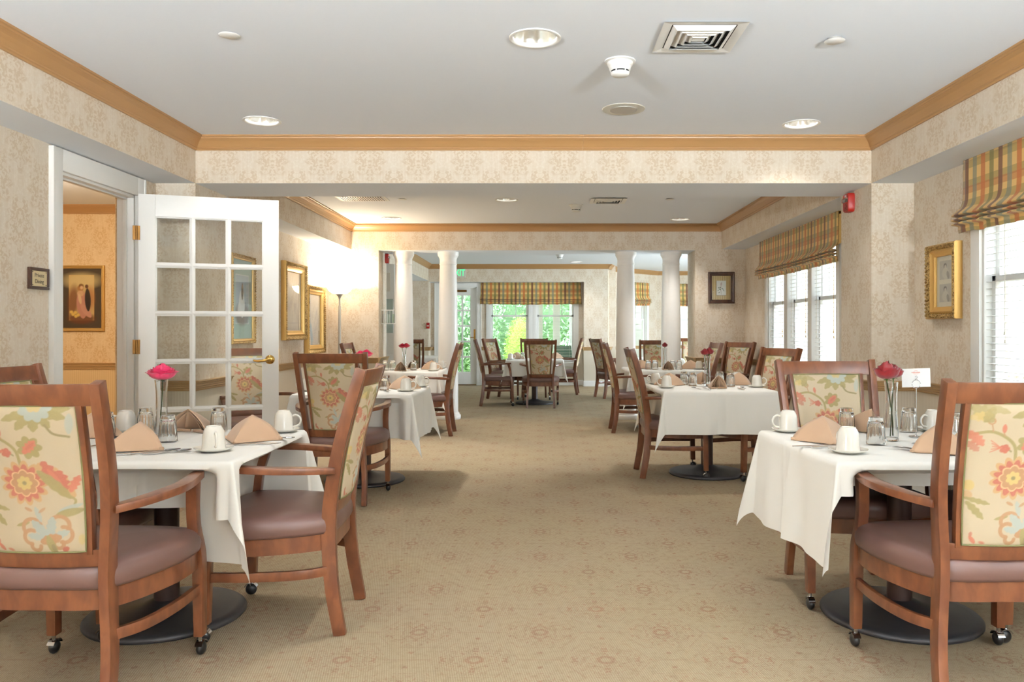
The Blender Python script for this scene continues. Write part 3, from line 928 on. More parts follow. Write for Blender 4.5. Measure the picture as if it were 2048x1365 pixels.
# left wall with the doorway to the private dining room
WT = .12
wall('wall_left', 'x', XL - WT, XL, Y0 - .2, YC1, 0, CZ, [(4.735, 5.62, 0, 2.21), (-2.9, -.7, .5, 2.3)])
wall('wall_left', 'x', XL - .15, XL, YC1, 17.9, 0, CZ)
RW1 = [(2.60, 4.985, .62, 2.30), (-.6, 2.1, .62, 2.30), (7.40, 9.66, .62, 2.30)]
wall('wall_right', 'x', XR, XR + .16, Y0 - .2, YC1, 0, CZ, RW1)
wall('wall_front', 'y', Y0 - .2, Y0, XL, XR, 0, CZ, [(1.9, 2.7, .3, 2.3)])
# soffits along both sides
wall('wall_soffit', 'x', XL, SL, Y0, YB0, SZ, CZ); wall('wall_soffit', 'x', SR, XR, Y0, YB0, SZ, CZ)
wall('wall_soffit', 'x', XL, SL, YB1, YC0, SZ, CZ); wall('wall_soffit', 'x', SR, XR, YB1, YC0, SZ, CZ)
# first cross beam on its two pilasters
wall('wall_beam', 'y', YB0, YB1, SL, SR, SZ, CZ)
wall('wall_pilaster', 'y', YB0, YB1, XL, SL, 0, CZ); wall('wall_pilaster', 'y', YB0, YB1, SR, XR, 0, CZ)
# second cross wall
wall('wall_back', 'y', YC0, YC1, XL, XR, 0, CZ, [(-2.21, 2.126, 0, 2.34)])
# far room
YD, YE = 17.33, 17.66
wall('wall_soffit', 'x', XL, -2.46, YC1, YD, 2.33, CZ)
wall('wall_soffit', 'y', YD, YE, -2.46, 1.5, 2.31, CZ)
wall('wall_far', 'y', YE, YE + .14, XL - .1, 1.7, 0, CZ, [(-2.27, -1.42, 0, 2.21), (-1.12, -.26, .54, 2.25), (-.08, .78, .54, 2.25)])
wall('wall_pilaster', 'y', YD, YE, XL, -2.46, 0, CZ); wall('wall_pilaster', 'y', YD, YE, .97, 1.5, 0, 2.31)
wall('wall_far', 'y', 19.40, 19.54, 2.7, 7.0, 0, CZ, [(3.28, 4.3, .55, 2.25)])
wall('wall_side', 'x', 6.9, 7.0, YC1, 19.5, 0, CZ, [(12.6, 15.2, .6, 2.3)])
wall('wall_exterior', 'y', YC1 - .12, YC1, XR, 7.0, 0, 2.95, mat=M_siding)
def wall_run(name, pa, pb, z0, z1, th, holes=()):
    """wall along an arbitrary line, room on its left-hand side"""
    a, b = Vector(pa), Vector(pb); L = (b - a).length; d = (b - a) / L
    M = basis((a.x, a.y, 0), (d.x, d.y, 0), (-d.y, d.x, 0), (0, 0, 1))
    A = sorted({0, L} | {h[0] for h in holes} | {h[1] for h in holes}); Z = sorted({z0, z1} | {h[2] for h in holes} | {h[3] for h in holes}); m = MB()
    for i in range(len(A) - 1):
        for j in range(len(Z) - 1):
            ca, cz = (A[i] + A[i + 1]) / 2, (Z[j] + Z[j + 1]) / 2
            if any(h[0] < ca < h[1] and h[2] < cz < h[3] for h in holes): continue
            m.box(A[i], A[i + 1], 0, th, Z[j], Z[j + 1], M)
    return tag(m.build(name, [M_wall, M_ceil], worlduv=True), kind='structure'), M
wall_run('wall_bay', (1.5, 17.5), (1.75, 18.25), 0, CZ, .14)
_, M_bay = wall_run('wall_bay', (1.72, 18.22), (2.92, 19.42), 0, CZ, .14, [(.32, 1.22, .55, 2.25)])
# private dining room
wall('wall_private', 'y', 9.12, 9.24, -8.5, XL - WT, 0, CZ, mat=M_wall_warm)
wall('wall_private', 'x', -8.6, -8.5, 2.2, 9.2, 0, CZ, mat=M_wall_warm)
wall('wall_private', 'y', 2.1, 2.2, -8.5, XL - WT, 0, CZ, mat=M_wall_warm)
wall('wall_private', 'x', XL - WT - .02, XL - WT, 2.2, 9.2, 0, CZ, [(4.735, 5.62, 0, 2.21)], mat=M_wall_warm)

# ---------------------------------------------------------------- mouldings
CROWN = [(0, -.100), (.011, -.100), (.014, -.092), (.020, -.088), (.020, -.080), (.026, -.074), (.036, -.058), (.050, -.040), (.064, -.030), (.070, -.024), (.074, -.024), (.076, -.014), (.086, -.012), (.086, 0), (0, 0)]
RAIL = [(0, -.078), (.010, -.078), (.013, -.070), (.013, -.062), (.020, -.056), (.020, -.046), (.026, -.040), (.026, -.028), (.032, -.022), (.034, -.012), (.044, -.008), (.044, 0), (0, 0)]
BASEB = [(0, -.125), (.016, -.125), (.016, -.020), (.012, -.012), (.010, 0), (0, 0)]
def moulding(name, a, b, nrm, ztop, prof, mat):
    m = MB(); A, B = Vector((a[0], a[1], ztop)), Vector((b[0], b[1], ztop)); N = Vector((nrm[0], nrm[1], 0))
    ra = [A + N * d + Vector((0, 0, z)) for d, z in prof]; rb = [B + N * d + Vector((0, 0, z)) for d, z in prof]
    m.grid([ra, rb], closed_v=True); m.cap(ra); m.cap(rb, True)
    o = m.build(name, mat); bm = bmesh.new(); bm.from_mesh(o.data); bmesh.ops.recalc_face_normals(bm, faces=bm.faces); bm.to_mesh(o.data); bm.free()
    return tag(o, kind='structure')
tn = [0]
def trim(a, b, n, z, prof, mat):
    tn[0] += 1; return moulding('trim_%d' % tn[0], a, b, n, z, prof, mat)
for y0, y1 in ((Y0, YB0), (YB1, YC0)):
    trim((SL, y0), (SL, y1), (1, 0), CZ, CROWN, M_crown); trim((SR, y0), (SR, y1), (-1, 0), CZ, CROWN, M_crown)
trim((SL, YB0), (1.165 - .845, YB0), (0, -1), CZ, CROWN, M_crown); trim((.3215, YB0), (SR, YB0), (0, -1), CZ, CROWN, M_crown)
trim((SL, YB1), (SR, YB1), (0, 1), CZ, CROWN, M_crown); trim((SL, YC0), (SR, YC0), (0, -1), CZ, CROWN, M_crown)
trim((-2.46, YC1), (-2.46, YD), (1, 0), CZ, CROWN, M_crown); trim((-2.46, YD), (1.5, YD), (0, -1), CZ, CROWN, M_crown)
trim((1.5, 17.3), (1.75, 18.25), (.95, -.31), CZ, CROWN, M_crown)
trim((1.72, 18.22), (2.92, 19.42), (.7071, -.7071), CZ, CROWN, M_crown); trim((2.8, 19.40), (7, 19.40), (0, -1), CZ, CROWN, M_crown)
trim((-8.5, 9.12), (XL - WT, 9.12), (0, -1), CZ, CROWN, M_crown)
RZ = .868
for a, b, n in (((XL, Y0), (XL, 4.64), (1, 0)), ((XL, 5.81), (XL, YB0), (1, 0)), ((XL, YB1), (XL, YC0), (1, 0)), ((XL, YB0), (SL, YB0), (0, -1)), ((SL, YB0 - .044), (SL, YB1 + .044), (1, 0)), ((XL, YB1), (SL, YB1), (0, 1)),
                ((XL, YC0), (-2.21, YC0), (0, -1)), ((-2.21, YC0 - .044), (-2.21, YC1), (1, 0)), ((2.126, YC0), (XR, YC0), (0, -1)), ((2.126, YC0 - .044), (2.126, YC1), (-1, 0)),
                ((XR, YC0), (XR, 9.75), (-1, 0)), ((XR, 7.31), (XR, YB1), (-1, 0)), ((XR, YB1), (SR, YB1), (0, 1)), ((SR, YB0 - .044), (SR, YB1 + .044), (-1, 0)), ((SR, YB0), (XR, YB0), (0, -1)),
                ((XR, YB0), (XR, 5.07), (-1, 0)), ((XR, 2.5), (XR, 2.2), (-1, 0)),
                ((XL, YC1), (XL, YD), (1, 0)), ((XL, YD), (-2.44, YD), (0, -1)), ((-2.44, YD - .044), (-2.44, YE), (1, 0)), ((.97, YD), (1.54, YD), (0, -1)), ((.97, YD - .044), (.97, YE), (-1, 0)),
                ((-2.44, YE), (-2.38, YE), (0, -1)), ((-1.31, YE), (-1.2, YE), (0, -1)), ((.86, YE), (.97, YE), (0, -1)), ((2.8, 19.4), (7, 19.4), (0, -1)), ((1.72, 18.22), (2.92, 19.42), (.7071, -.7071)), ((1.5, 17.3), (1.75, 18.25), (.95, -.31)),
                ((-8.5, 9.12), (XL - WT, 9.12), (0, -1))):
    trim(a, b, n, RZ, RAIL, M_rail)
for nm, a, b, n in (('left', (XL, Y0), (XL, 4.64), (1, 0)), ('left', (XL, 5.81), (XL, YB0), (1, 0)), ('left', (XL, YB1), (XL, YC0), (1, 0)), ('left', (SL, YB0), (SL, YB1), (1, 0)), ('back', (XL, YC0), (-2.21, YC0), (0, -1)), ('back', (2.126, YC0), (XR, YC0), (0, -1)),
                    ('right', (XR, Y0), (XR, YB0), (-1, 0)), ('right', (XR, YB1), (XR, YC0), (-1, 0)), ('right', (SR, YB0), (SR, YB1), (-1, 0)), ('left', (XL, YC1), (XL, YD), (1, 0)), ('far', (XL, YD), (-2.44, YD), (0, -1)),
                    ('far', (.97, YD), (1.5, YD), (0, -1)), ('far', (-1.31, YE), (.97, YE), (0, -1)), ('far', (.97, YD), (.97, YE), (-1, 0)), ('far', (2.8, 19.4), (7, 19.4), (0, -1)), ('far', (1.72, 18.22), (2.92, 19.42), (.7071, -.7071)), ('far', (1.5, 17.33), (1.75, 18.25), (.95, -.31))):
    moulding('baseboard_' + nm, a, b, n, .125, BASEB, M_white)

# ---------------------------------------------------------------- windows
def window(num, M, w, z0, z1, n_sash, meet, mull=.09, upper_cols=3, casing=.085, head=True):
    """local: x along the opening 0..w, y outward, z up; opening z0..z1"""
    root = tag(empty('window_%d' % num), kind='structure')
    c = MB()
    c.box(-casing, 0, -.022, .0, z0 - .04, z1 + casing, M); c.box(w, w + casing, -.022, .0, z0 - .04, z1 + casing, M); c.box(-casing, w + casing, -.024, 0, z1, z1 + casing, M)
    c.box(-casing - .02, w + casing + .02, -.055, .03, z0 - .045, z0 - .01, M); c.box(-casing, w + casing, -.020, 0, z0 - .12, z0 - .045, M)
    for x in (0, w - .02): c.box(x, x + .02, 0, .13, z0 - .01, z1, M)
    c.box(0, w, 0, .13, z1 - .02, z1, M); c.box(0, w, 0, .14, z0 - .02, z0, M)
    sw = (w - mull * (n_sash - 1)) / n_sash
    for k in range(1, n_sash):
        x = k * (sw + mull) - mull; c.box(x, x + mull, -.018, .10, z0, z1, M)
    c.build('casing', M_white, root, bevel=.002)
    for k in range(n_sash):
        x0 = k * (sw + mull); x1 = x0 + sw; s = MB(); f = .038
        for (a, b, yo) in ((z0, meet + .02, .05), (meet - .02, z1, .075)):
            s.box(x0 + .017, x0 + .02 + f, yo, yo + .03, a, b, M); s.box(x1 - .02 - f, x1 - .017, yo, yo + .03, a, b, M)
            s.box(x0 + .02, x1 - .02, yo, yo + .03, a, a + f, M); s.box(x0 + .02, x1 - .02, yo, yo + .03, b - f, b, M)
        for q in range(1, upper_cols):
            xx = x0 + (x1 - x0) * q / upper_cols; s.box(xx - .009, xx + .009, .08, .098, meet, z1, M)
        sa = s.build('sash', M_white, root, bevel=.0015)
        g = MB(); g.box(x0 + .03, x1 - .03, .063, .067, z0 + .02, meet, M); g.box(x0 + .03, x1 - .03, .088, .092, meet, z1 - .02, M)
        g.build('pane', M_pane, sa)
    return root
def MX(side, y_start, x):
    # opening in a wall facing the room: right wall -> local x runs towards smaller y
    return basis((x, y_start, 0), (0, -1, 0), (1, 0, 0), (0, 0, 1)) if side == 'right' else None
window(1, MX('right', 4.985, XR), 2.385, .62, 2.30, 2, 1.57, casing=.10)
window(2, MX('right', 2.1, XR), 2.7, .62, 2.30, 3, 1.57)
window(3, MX('right', 9.66, XR), 2.26, .62, 2.30, 3, 1.57, mull=.12)
Mf = basis((-1.12, YE, 0), (1, 0, 0), (0, 1, 0), (0, 0, 1)); window(4, Mf, .86, .54, 2.25, 1, 1.56, casing=.09)
Mf = basis((-.08, YE, 0), (1, 0, 0), (0, 1, 0), (0, 0, 1)); window(5, Mf, .86, .54, 2.25, 1, 1.56, casing=.09)
window(6, basis((3.28, 19.40, 0), (1, 0, 0), (0, 1, 0), (0, 0, 1)), 1.02, .55, 2.25, 1, 1.5, upper_cols=2)
window(7, M_bay @ Matrix.Translation((.32, 0, 0)), .90, .55, 2.25, 1, 1.5)
window(8, basis((XL, -2.9, 0), (0, 1, 0), (-1, 0, 0), (0, 0, 1)), 2.2, .5, 2.3, 2, 1.5)  # unseen window added behind the camera to let light in
window(9, basis((1.9, Y0, 0), (1, 0, 0), (0, -1, 0), (0, 0, 1)), .8, .3, 2.3, 1, 1.5)  # also unseen, added so light enters from behind the camera
window(10, basis((6.9, 15.2, 0), (0, -1, 0), (1, 0, 0), (0, 0, 1)), 2.6, .6, 2.3, 3, 1.5)

def venetian(M, w, z0, z1, label, tilt=.12, slat=.048, pitch=.043, yo=.028, group=None, tassels=(.2, .8), tz=1.22):
    root = thing('venetian_blind', label, 'blind', tuple(M @ Vector((0, yo, z1))), 0, group)
    inv = Matrix.Translation(-Vector(root.location))
    MM = inv @ M
    MB().box(.012, w - .012, yo - .022, yo + .025, z1 - .045, z1, MM).build('headrail', M_white, root)
    s = MB(); z = z0 + .03
    while z < z1 - .05:
        T = MM @ Matrix.Translation((w / 2, yo, z)) @ Matrix.Rotation(tilt, 4, 'X')
        s.box(-w / 2 + .015, w / 2 - .015, -slat / 2, slat / 2, -.0014, .0014, T); z += pitch
    for x in (.12 * w, .88 * w):
        s.box(x - .001, x + .001, yo - slat / 2 - .001, yo - slat / 2, z0, z1 - .03, MM); s.box(x - .001, x + .001, yo + slat / 2, yo + slat / 2 + .001, z0, z1 - .03, MM)
    s.build('slats', M_white, root)
    MB().box(.015, w - .015, yo - .02, yo + .02, z0 + .002, z0 + .016, MM).build('bottom_rail', M_white, root)
    for i, x in enumerate(tassels):
        t = MB()
        for k in (0, 1):
            xx = w * x; zz = tz - .05 * k
            t.tube([tuple(MM @ Vector((xx + .006 * k, yo - .030, z1 - .04))), tuple(MM @ Vector((xx + .006 * k, yo - .030, zz)))], .0012, 5)
            t.lathe([(.001, .02), (.006, .016), (.004, .008), (.008, 0), (.001, -.002)], tuple(MM @ Vector((xx + .006 * k, yo - .030, zz))), 8)
        t.build('pull_cord', M_thread if i % 2 == 0 else M_brass, root, smooth=True)
    return root
M1 = MX('right', 4.985, XR)
venetian(M1 @ Matrix.Translation((.02, 0, 0)), 1.10, .62, 2.27, 'white slatted blind in the window beside the narrow gilt frame with two portraits')
venetian(M1 @ Matrix.Translation((1.26, 0, 0)), 1.10, .62, 2.27, 'white slatted blind in the second sash of the window by the numbered table')
M3 = MX('right', 9.66, XR); sw3 = (2.26 - .24) / 3
for k, lb in enumerate(('white slatted blind in the triple window, sash next to the corner chair', 'white slatted blind in the middle sash of the triple window', 'white slatted blind in the triple window, sash beside the red alarm strobe')):
    venetian(M3 @ Matrix.Translation((k * (sw3 + .12) + .018, 0, 0)), sw3 - .036, .62, 2.27, lb, group='blinds in the triple window', tassels=(.12, .86))
venetian(Mf @ Matrix.Translation((-1.02, 0, 0)), .82, .54, 2.22, 'thin slatted blind in the garden window showing the round hedge', tilt=.05, slat=.020, pitch=.034, tassels=())
venetian(Mf @ Matrix.Translation((.02, 0, 0)), .82, .54, 2.22, 'thin slatted blind in the garden window showing white porch posts', tilt=.05, slat=.020, pitch=.034, tassels=())
venetian(basis((3.28, 19.40, 0), (1, 0, 0), (0, 1, 0), (0, 0, 1)), 1.02, .55, 2.2, 'slatted blind in the distant window seen beside the fluted jamb', tilt=.05, slat=.022, pitch=.06, tassels=())

def roman(M, w, z_top, z_bot, label, deep=.055, seed=0):
    """plaid shade, M local x along, y outward from the room (negative = into the room)"""
    root = thing('roman_shade', label, 'blind', tuple(M @ Vector((0, 0, z_top))))
    MM = Matrix.Translation(-Vector(root.location)) @ M
    H = z_top - z_bot
    prof = [(.055, 0), (.056, -.25 * H), (.058, -.55 * H), (.072, -.66 * H), (.112, -.735 * H), (.118, -.765 * H), (.076, -.785 * H), (.112, -.805 * H), (.120, -.83 * H), (.078, -.848 * H), (.112, -.866 * H), (.118, -.89 * H), (.078, -.905 * H), (.074, -.95 * H), (.070, -1.0 * H)]
    prof = smooth_path(prof, 4); nx = max(24, int(w / .04)); rnd = random.Random(seed); p1 = rnd.uniform(0, 6)
    rows, uvs = [], []; s = 0
    for i, (d, z) in enumerate(prof):
        if i: s += math.hypot(d - prof[i - 1][0], z - prof[i - 1][1])
        k = min(1, max(0, (-z / H - .55) / .2)); row, ur = [], []
        for j in range(nx + 1):
            x = w * j / nx
            q = .006 * math.sin(x * 17 + p1) * k + .004 * math.sin(x * 41 + p1 * 2) * k
            row.append(MM @ Vector((x - (.012 * k if j == 0 else 0) + (.012 * k if j == nx else 0), -(d + q), z_top + z - abs(q) * .9 - .012 * k * math.sin(PI * j / nx)))); ur.append((x, s))
        rows.append(row); uvs.append(ur)
    f = MB().grid(rows, uvs=uvs).build('fabric', M_plaid, root, smooth=True)
    f.modifiers.new('thick', 'SOLIDIFY').thickness = .003
    for x in (0, w):
        pts = [MM @ Vector((x, -.002, z_top))] + [MM @ Vector((x, -d, z_top + z)) for d, z in prof[:18]] + [MM @ Vector((x, -.002, z_top - .6 * H))]
        MB().quad(pts).build('return', M_plaid, root)
    MB().box(0, w, -.052, 0, z_top - .03, z_top - .002, MM).build('headboard', M_darkwood, root)
    return root
roman(MX('right', 5.11, XR), 2.75, SZ, 1.885, 'plaid roman shade over the window by the numbered table', seed=1)
roman(MX('right', 9.86, XR), 2.62, SZ, 1.885, 'plaid roman shade over the triple window', seed=2)
roman(MX('right', 2.2, XR), 2.9, SZ, 1.885, 'plaid roman shade over the window closest to the entrance end', seed=5)
roman(basis((-1.33, YE, 0), (1, 0, 0), (0, 1, 0), (0, 0, 1)), 2.25, 2.31, 1.83, 'wide plaid roman shade above the pair of garden windows', seed=3)
roman(basis((3.20, 19.40, 0), (1, 0, 0), (0, 1, 0), (0, 0, 1)), 1.18, 2.38, 1.84, 'small plaid roman shade seen between column and jamb', seed=4)
roman(M_bay @ Matrix.Translation((.22, 0, 0)), 1.05, 2.38, 1.84, 'plaid roman shade on the angled bay wall between the columns', seed=6)

# ---------------------------------------------------------------- doors
def door_case(num, M, w, h, wall_t, casing=.10, head=.13):
    root = tag(empty('door_%d' % num), kind='structure')
    c = MB()
    c.box(-casing, 0, -.024, 0, 0, h + head, M); c.box(w, w + casing, -.024, 0, 0, h + head, M); c.box(0, w, -.024, 0, h, h + head, M)
    c.box(-casing - .004, -casing + .016, -.032, 0, 0, h + head, M); c.box(w + casing - .016, w + casing + .004, -.032, 0, 0, h + head, M)
    c.box(0, .018, 0, wall_t, 0, h, M); c.box(w - .018, w, 0, wall_t, 0, h, M); c.box(0, w, 0, wall_t, h - .018, h, M)
    c.box(.018, .030, .045, .075, 0, h - .018, M); c.box(w - .030, w - .018, .045, .075, 0, h - .018, M); c.box(.018, w - .018, .045, .075, h - .03, h - .018, M)
    c.build('casing', M_white, root, bevel=.002)
    return root
def glazed_leaf(root, M, w, h, cols, rows, stile, z0, z1, pane, th=.044, handle_side=1, hinge=True):
    m = MB(); m.box(0, stile, 0, th, .01, h, M); m.box(w - stile, w, 0, th, .01, h, M); m.box(stile, w - stile, 0, th, z1, h, M); m.box(stile, w - stile, 0, th, .01, z0, M)
    m.build('leaf', M_white, root, bevel=.002)
    g = MB(); mw = .024
    for i in range(1, cols):
        x = stile + (w - 2 * stile) * i / cols
        g.box(x - mw / 2, x + mw / 2, .004, th - .004, z0, z1, M); g.box(x - .006, x + .006, -.001, th + .001, z0, z1, M)
    for j in range(1, rows):
        z = z0 + (z1 - z0) * j / rows
        g.box(stile, w - stile, .004, th - .004, z - mw / 2, z + mw / 2, M); g.box(stile, w - stile, -.001, th + .001, z - .006, z + .006, M)
    for i in range(cols):
        for j in range(rows):
            xa, xb = stile + (w - 2 * stile) * i / cols, stile + (w - 2 * stile) * (i + 1) / cols
            za, zb = z0 + (z1 - z0) * j / rows, z0 + (z1 - z0) * (j + 1) / rows; e = .012 + .007
            xa -= .010 * (i == 0); xb += .010 * (i == cols - 1); za -= .010 * (j == 0); zb += .010 * (j == rows - 1)
            for yy in (.006, th - .014):
                g.box(xa + .010, xa + e, yy, yy + .008, za, zb, M); g.box(xb - e, xb - .010, yy, yy + .008, za, zb, M)
                g.box(xa, xb, yy, yy + .008, za + .010, za + e, M); g.box(xa, xb, yy, yy + .008, zb - e, zb - .010, M)
    g.build('glazing_bar', M_white, root, bevel=.001)
    p = MB()
    p.box(stile - .004, w - stile + .004, th / 2 - .002, th / 2 + .002, z0, z1, M)
    p.build('pane', pane, root)
# the open french door between the rooms
D1 = door_case(1, basis((XL, 4.735, 0), (0, 1, 0), (-1, 0, 0), (0, 0, 1)), .885, 2.21, WT)
hx, hy = -2.815, 5.50; dx, dy = (-1.93 - hx), (5.80 - hy); DL = math.hypot(dx, dy); dx /= DL; dy /= DL
MD = basis((hx, hy, 0), (dx, dy, 0), (-dy, dx, 0), (0, 0, 1))
glazed_leaf(D1, MD, DL, 2.205, 3, 5, .108, .34, 2.05, M_doorpane)
h = MB()
for z in (1.93, 1.13, .30):
    h.box(-.035, .012, -.004, .0, z - .05, z + .05, MD); h.tube([tuple(MD @ Vector((-.010, -.006, z - .05))), tuple(MD @ Vector((-.010, -.006, z + .05)))], .007, 8)
h.build('hinge', M_oldbrass, D1)
lh = MB()
for sgn, yy in ((-1, 0), (1, .044)):
    T = MD @ Matrix.Translation((DL - .062, yy, 1.03)) @ Matrix.Rotation(-sgn * PI / 2, 4, 'X') if sgn > 0 else MD @ Matrix.Translation((DL - .062, yy, 1.03)) @ Matrix.Rotation(PI / 2, 4, 'X')
    lh.lathe([(.0, .016), (.014, .018), (.022, .015), (.031, .009), (.034, .003), (.034, 0)], n=24, M=T)
    P = smooth_path([(DL - .062, yy + sgn * .012, 1.03), (DL - .066, yy + sgn * .040, 1.03), (DL - .10, yy + sgn * .052, 1.026), (DL - .15, yy + sgn * .046, 1.022), (DL - .175, yy + sgn * .040, 1.028)], 4)
    lh.tube([tuple(MD @ Vector(p)) for p in P], [.010] * (len(P) - 5) + [.009, .008, .008, .007, .006], 10)
lh.build('handle', M_brass, D1, smooth=True)
MB().box(DL - .002, DL + .002, .012, .032, .95, 1.11, MD).build('latch_plate', M_brass, D1)
# the garden door
D2 = door_case(2, basis((-2.27, YE, 0), (1, 0, 0), (0, 1, 0), (0, 0, 1)), .85, 2.21, .14, casing=.10, head=.085)
M2 = basis((-2.25, YE + .04, 0), (1, 0, 0), (0, 1, 0), (0, 0, 1))
glazed_leaf(D2, M2, .81, 2.19, 3, 5, .125, .29, 2.03, M_pane)
q = MB(); q.box(.755, .795, -.008, 0, .98, 1.26, M2); q.tube([tuple(M2 @ Vector((.775, -.01, 1.08))), tuple(M2 @ Vector((.775, -.05, 1.08))), tuple(M2 @ Vector((.68, -.055, 1.08)))], .010, 8); q.build('handle', M_brass, D2, smooth=True)
MB().box(.30, .60, -.045, 0, 2.10, 2.15, M2).build('closer', M_oldbrass, D2)
MB().box(0, .81, -.01, .06, 0, .02, M2).build('threshold', M_oldbrass, D2)

# ---------------------------------------------------------------- columns
cols = [(-1.915, 'round white column beside the brochure rack, first on the lamp side'), (-1.289, 'round white column in front of the garden door'), (1.204, 'round white column beside the garden window wall, paired on the print side'), (1.838, 'round white column standing closest to the jamb under the botanical print side')]
for x, lb in cols:
    t = thing('round_column', lb, 'column', (x, 11.02, 0), 0, 'white columns in the wide opening')
    MB().lathe([(.140, .10), (.1395, .5), (.136, 1.1), (.128, 1.7), (.117, 2.14), (.116, 2.16)], n=48).build('shaft', M_colwhite, t, smooth=True)
    MB().lathe([(0, 0), (.172, 0), (.176, .012), (.176, .05), (.170, .062), (.160, .066), (.158, .082), (.148, .092), (.141, .105)], n=48).build('base', M_colwhite, t, smooth=True)
    MB().lathe([(.116, 2.155), (.122, 2.160), (.122, 2.172), (.117, 2.178), (.117, 2.235), (.122, 2.240), (.122, 2.250), (.128, 2.262), (.142, 2.285), (.146, 2.295), (.146, 2.34), (0, 2.34)], n=48).build('capital', M_colwhite, t, smooth=True)

# ---------------------------------------------------------------- ceiling fixtures
def downlight(x, y, r, label, watts, first=None):
    if first is None:
        t = empty('recessed_light'); t['category'] = 'ceiling light'; t['group'] = 'recessed ceiling lights'
        MB().lathe([(.1285, -.001), (.1285, -.006), (.124, -.008), (.113, -.006), (.108, .002), (.108, .010)], n=48).build('trim_ring', M_white, t, smooth=True)
        MB().lathe([(.112, .0), (.108, .02), (.098, .07), (.082, .115), (.075, .13)], n=48, rib=lambda a, z: .012 * math.cos(a * 9) * (z > .01)).build('reflector', M_refl, t, smooth=True)
        MB().lathe([(.001, .100), (.03, .098), (.055, .105), (.072, .125)], n=32).build('lens', M_bulb, t, smooth=True)
        MB().lathe([(.12, .005), (.12, .16), (0, .16)], n=32).build('housing', M_white, t)
    else: t = copy_tree(first)
    t.location = (x, y, CZ); t['label'] = label
    L = bpy.data.lights.new('downlight_beam', 'SPOT'); L.energy = watts; L.spot_size = 1.65 if watts > 45 else 2.0; L.spot_blend = .8; L.shadow_soft_size = .07; L.color = (1.0, .97, .92)
    lo = bpy.data.objects.new('downlight_beam', L); COL.objects.link(lo); lo.location = (x, y, CZ + .05)
    return t
DW = 20
dl = downlight(*LIGHTS1[0], 'round recessed ceiling light in the middle of the dining room ceiling', DW * 2.6)
names = ['round recessed ceiling light near the gold moulding on the doorway side', 'round recessed ceiling light near the gold moulding on the window side', 'round recessed ceiling light above the doorway wall table', 'round recessed ceiling light above the numbered table side', 'round recessed ceiling light overhead at the entrance', 'round recessed ceiling light by the entrance on the doorway side', 'round recessed ceiling light by the entrance on the window side']
for i, (p, lb) in enumerate(zip(LIGHTS1[1:], names)): downlight(*p, lb, DW * (.9 if i < 2 else .4), dl)
for p, lb, w in zip(LIGHTS2, ('recessed light in the second ceiling beside the square diffuser', 'recessed light in the second ceiling above the floor lamp', 'recessed light in the second ceiling by the columns under the botanical print side', 'recessed light hidden behind the cross beam on the window side', 'recessed light hidden behind the cross beam on the door side'), (DW * 5, DW * 1.6, DW * 2.4, DW * 3, DW * 6)): downlight(*p, lb, w, dl)
for p, lb in zip(LIGHTS3, ('recessed light in the garden room ceiling near the exit sign moulding', 'recessed light over the columns in the garden room', 'recessed light in the bay ceiling seen beside the jamb', 'recessed light in the garden room wing')): downlight(*p, lb, DW * 1.3, dl)

def diffuser(x, y, w, h, label):
    t = thing('air_diffuser', label, 'air vent', (x, y, CZ)); a, b = w / 2, h / 2
    def frame(a, b, t_, z0, z1, drop=0):
        m = MB()
        for (x0, y0), (x1, y1) in (((-a, -b), (a, -b)), ((a, -b), (a, b)), ((a, b), (-a, b)), ((-a, b), (-a, -b))):
            n = Vector((-(y1 - y0), x1 - x0, 0)).normalized()
            def inn(px, py): return (px - math.copysign(t_, px), py - math.copysign(t_, py))
            i0, i1 = inn(x0, y0), inn(x1, y1)
            for zt, flip in ((z0, False),):
                m.quad([(x0, y0, z1), (x1, y1, z1), (i1[0], i1[1], z0), (i0[0], i0[1], z0)])
                m.quad([(x0, y0, z1 + .002), (i0[0], i0[1], z0 + .002), (i1[0], i1[1], z0 + .002), (x1, y1, z1 + .002)])
        return m
    frame(a, b, .045, -.004, -.010).build('frame', M_white, t)
    for k in range(4):
        s = a - .05 - k * (a - .06) / 4.6; s2 = b - .05 - k * (b - .06) / 4.6
        frame(s, s2, .024, -.022, -.004).build('louvre', M_white, t)
    MB().box(-.03, .03, -.03, .03, -.016, -.012).build('centre_plate', M_white, t)
    MB().box(-a + .03, a - .03, -b + .03, b - .03, -.003, -.0015).build('backing', M_dark, t)
diffuser(.78, 3.86, .40, .40, 'large square louvred air diffuser in the dining room ceiling')
diffuser(.76, 8.75, .40, .36, 'small looking square air diffuser in the second ceiling')
t = thing('return_grille', 'dark slotted return air grille in the second ceiling', 'air vent', (-1.95, 8.62, CZ))
MB().box(-.27, .27, -.16, .16, -.006, 0).build('frame', M_white, t, bevel=.002); MB().box(-.24, .24, -.13, .13, -.008, -.0062).build('backing', M_dark, t)
m = MB()
for k in range(18): m.box(-.235 + k * .0272, -.222 + k * .0272, -.13, .13, -.010, -.0081)
m.build('louvre', M_white, t)
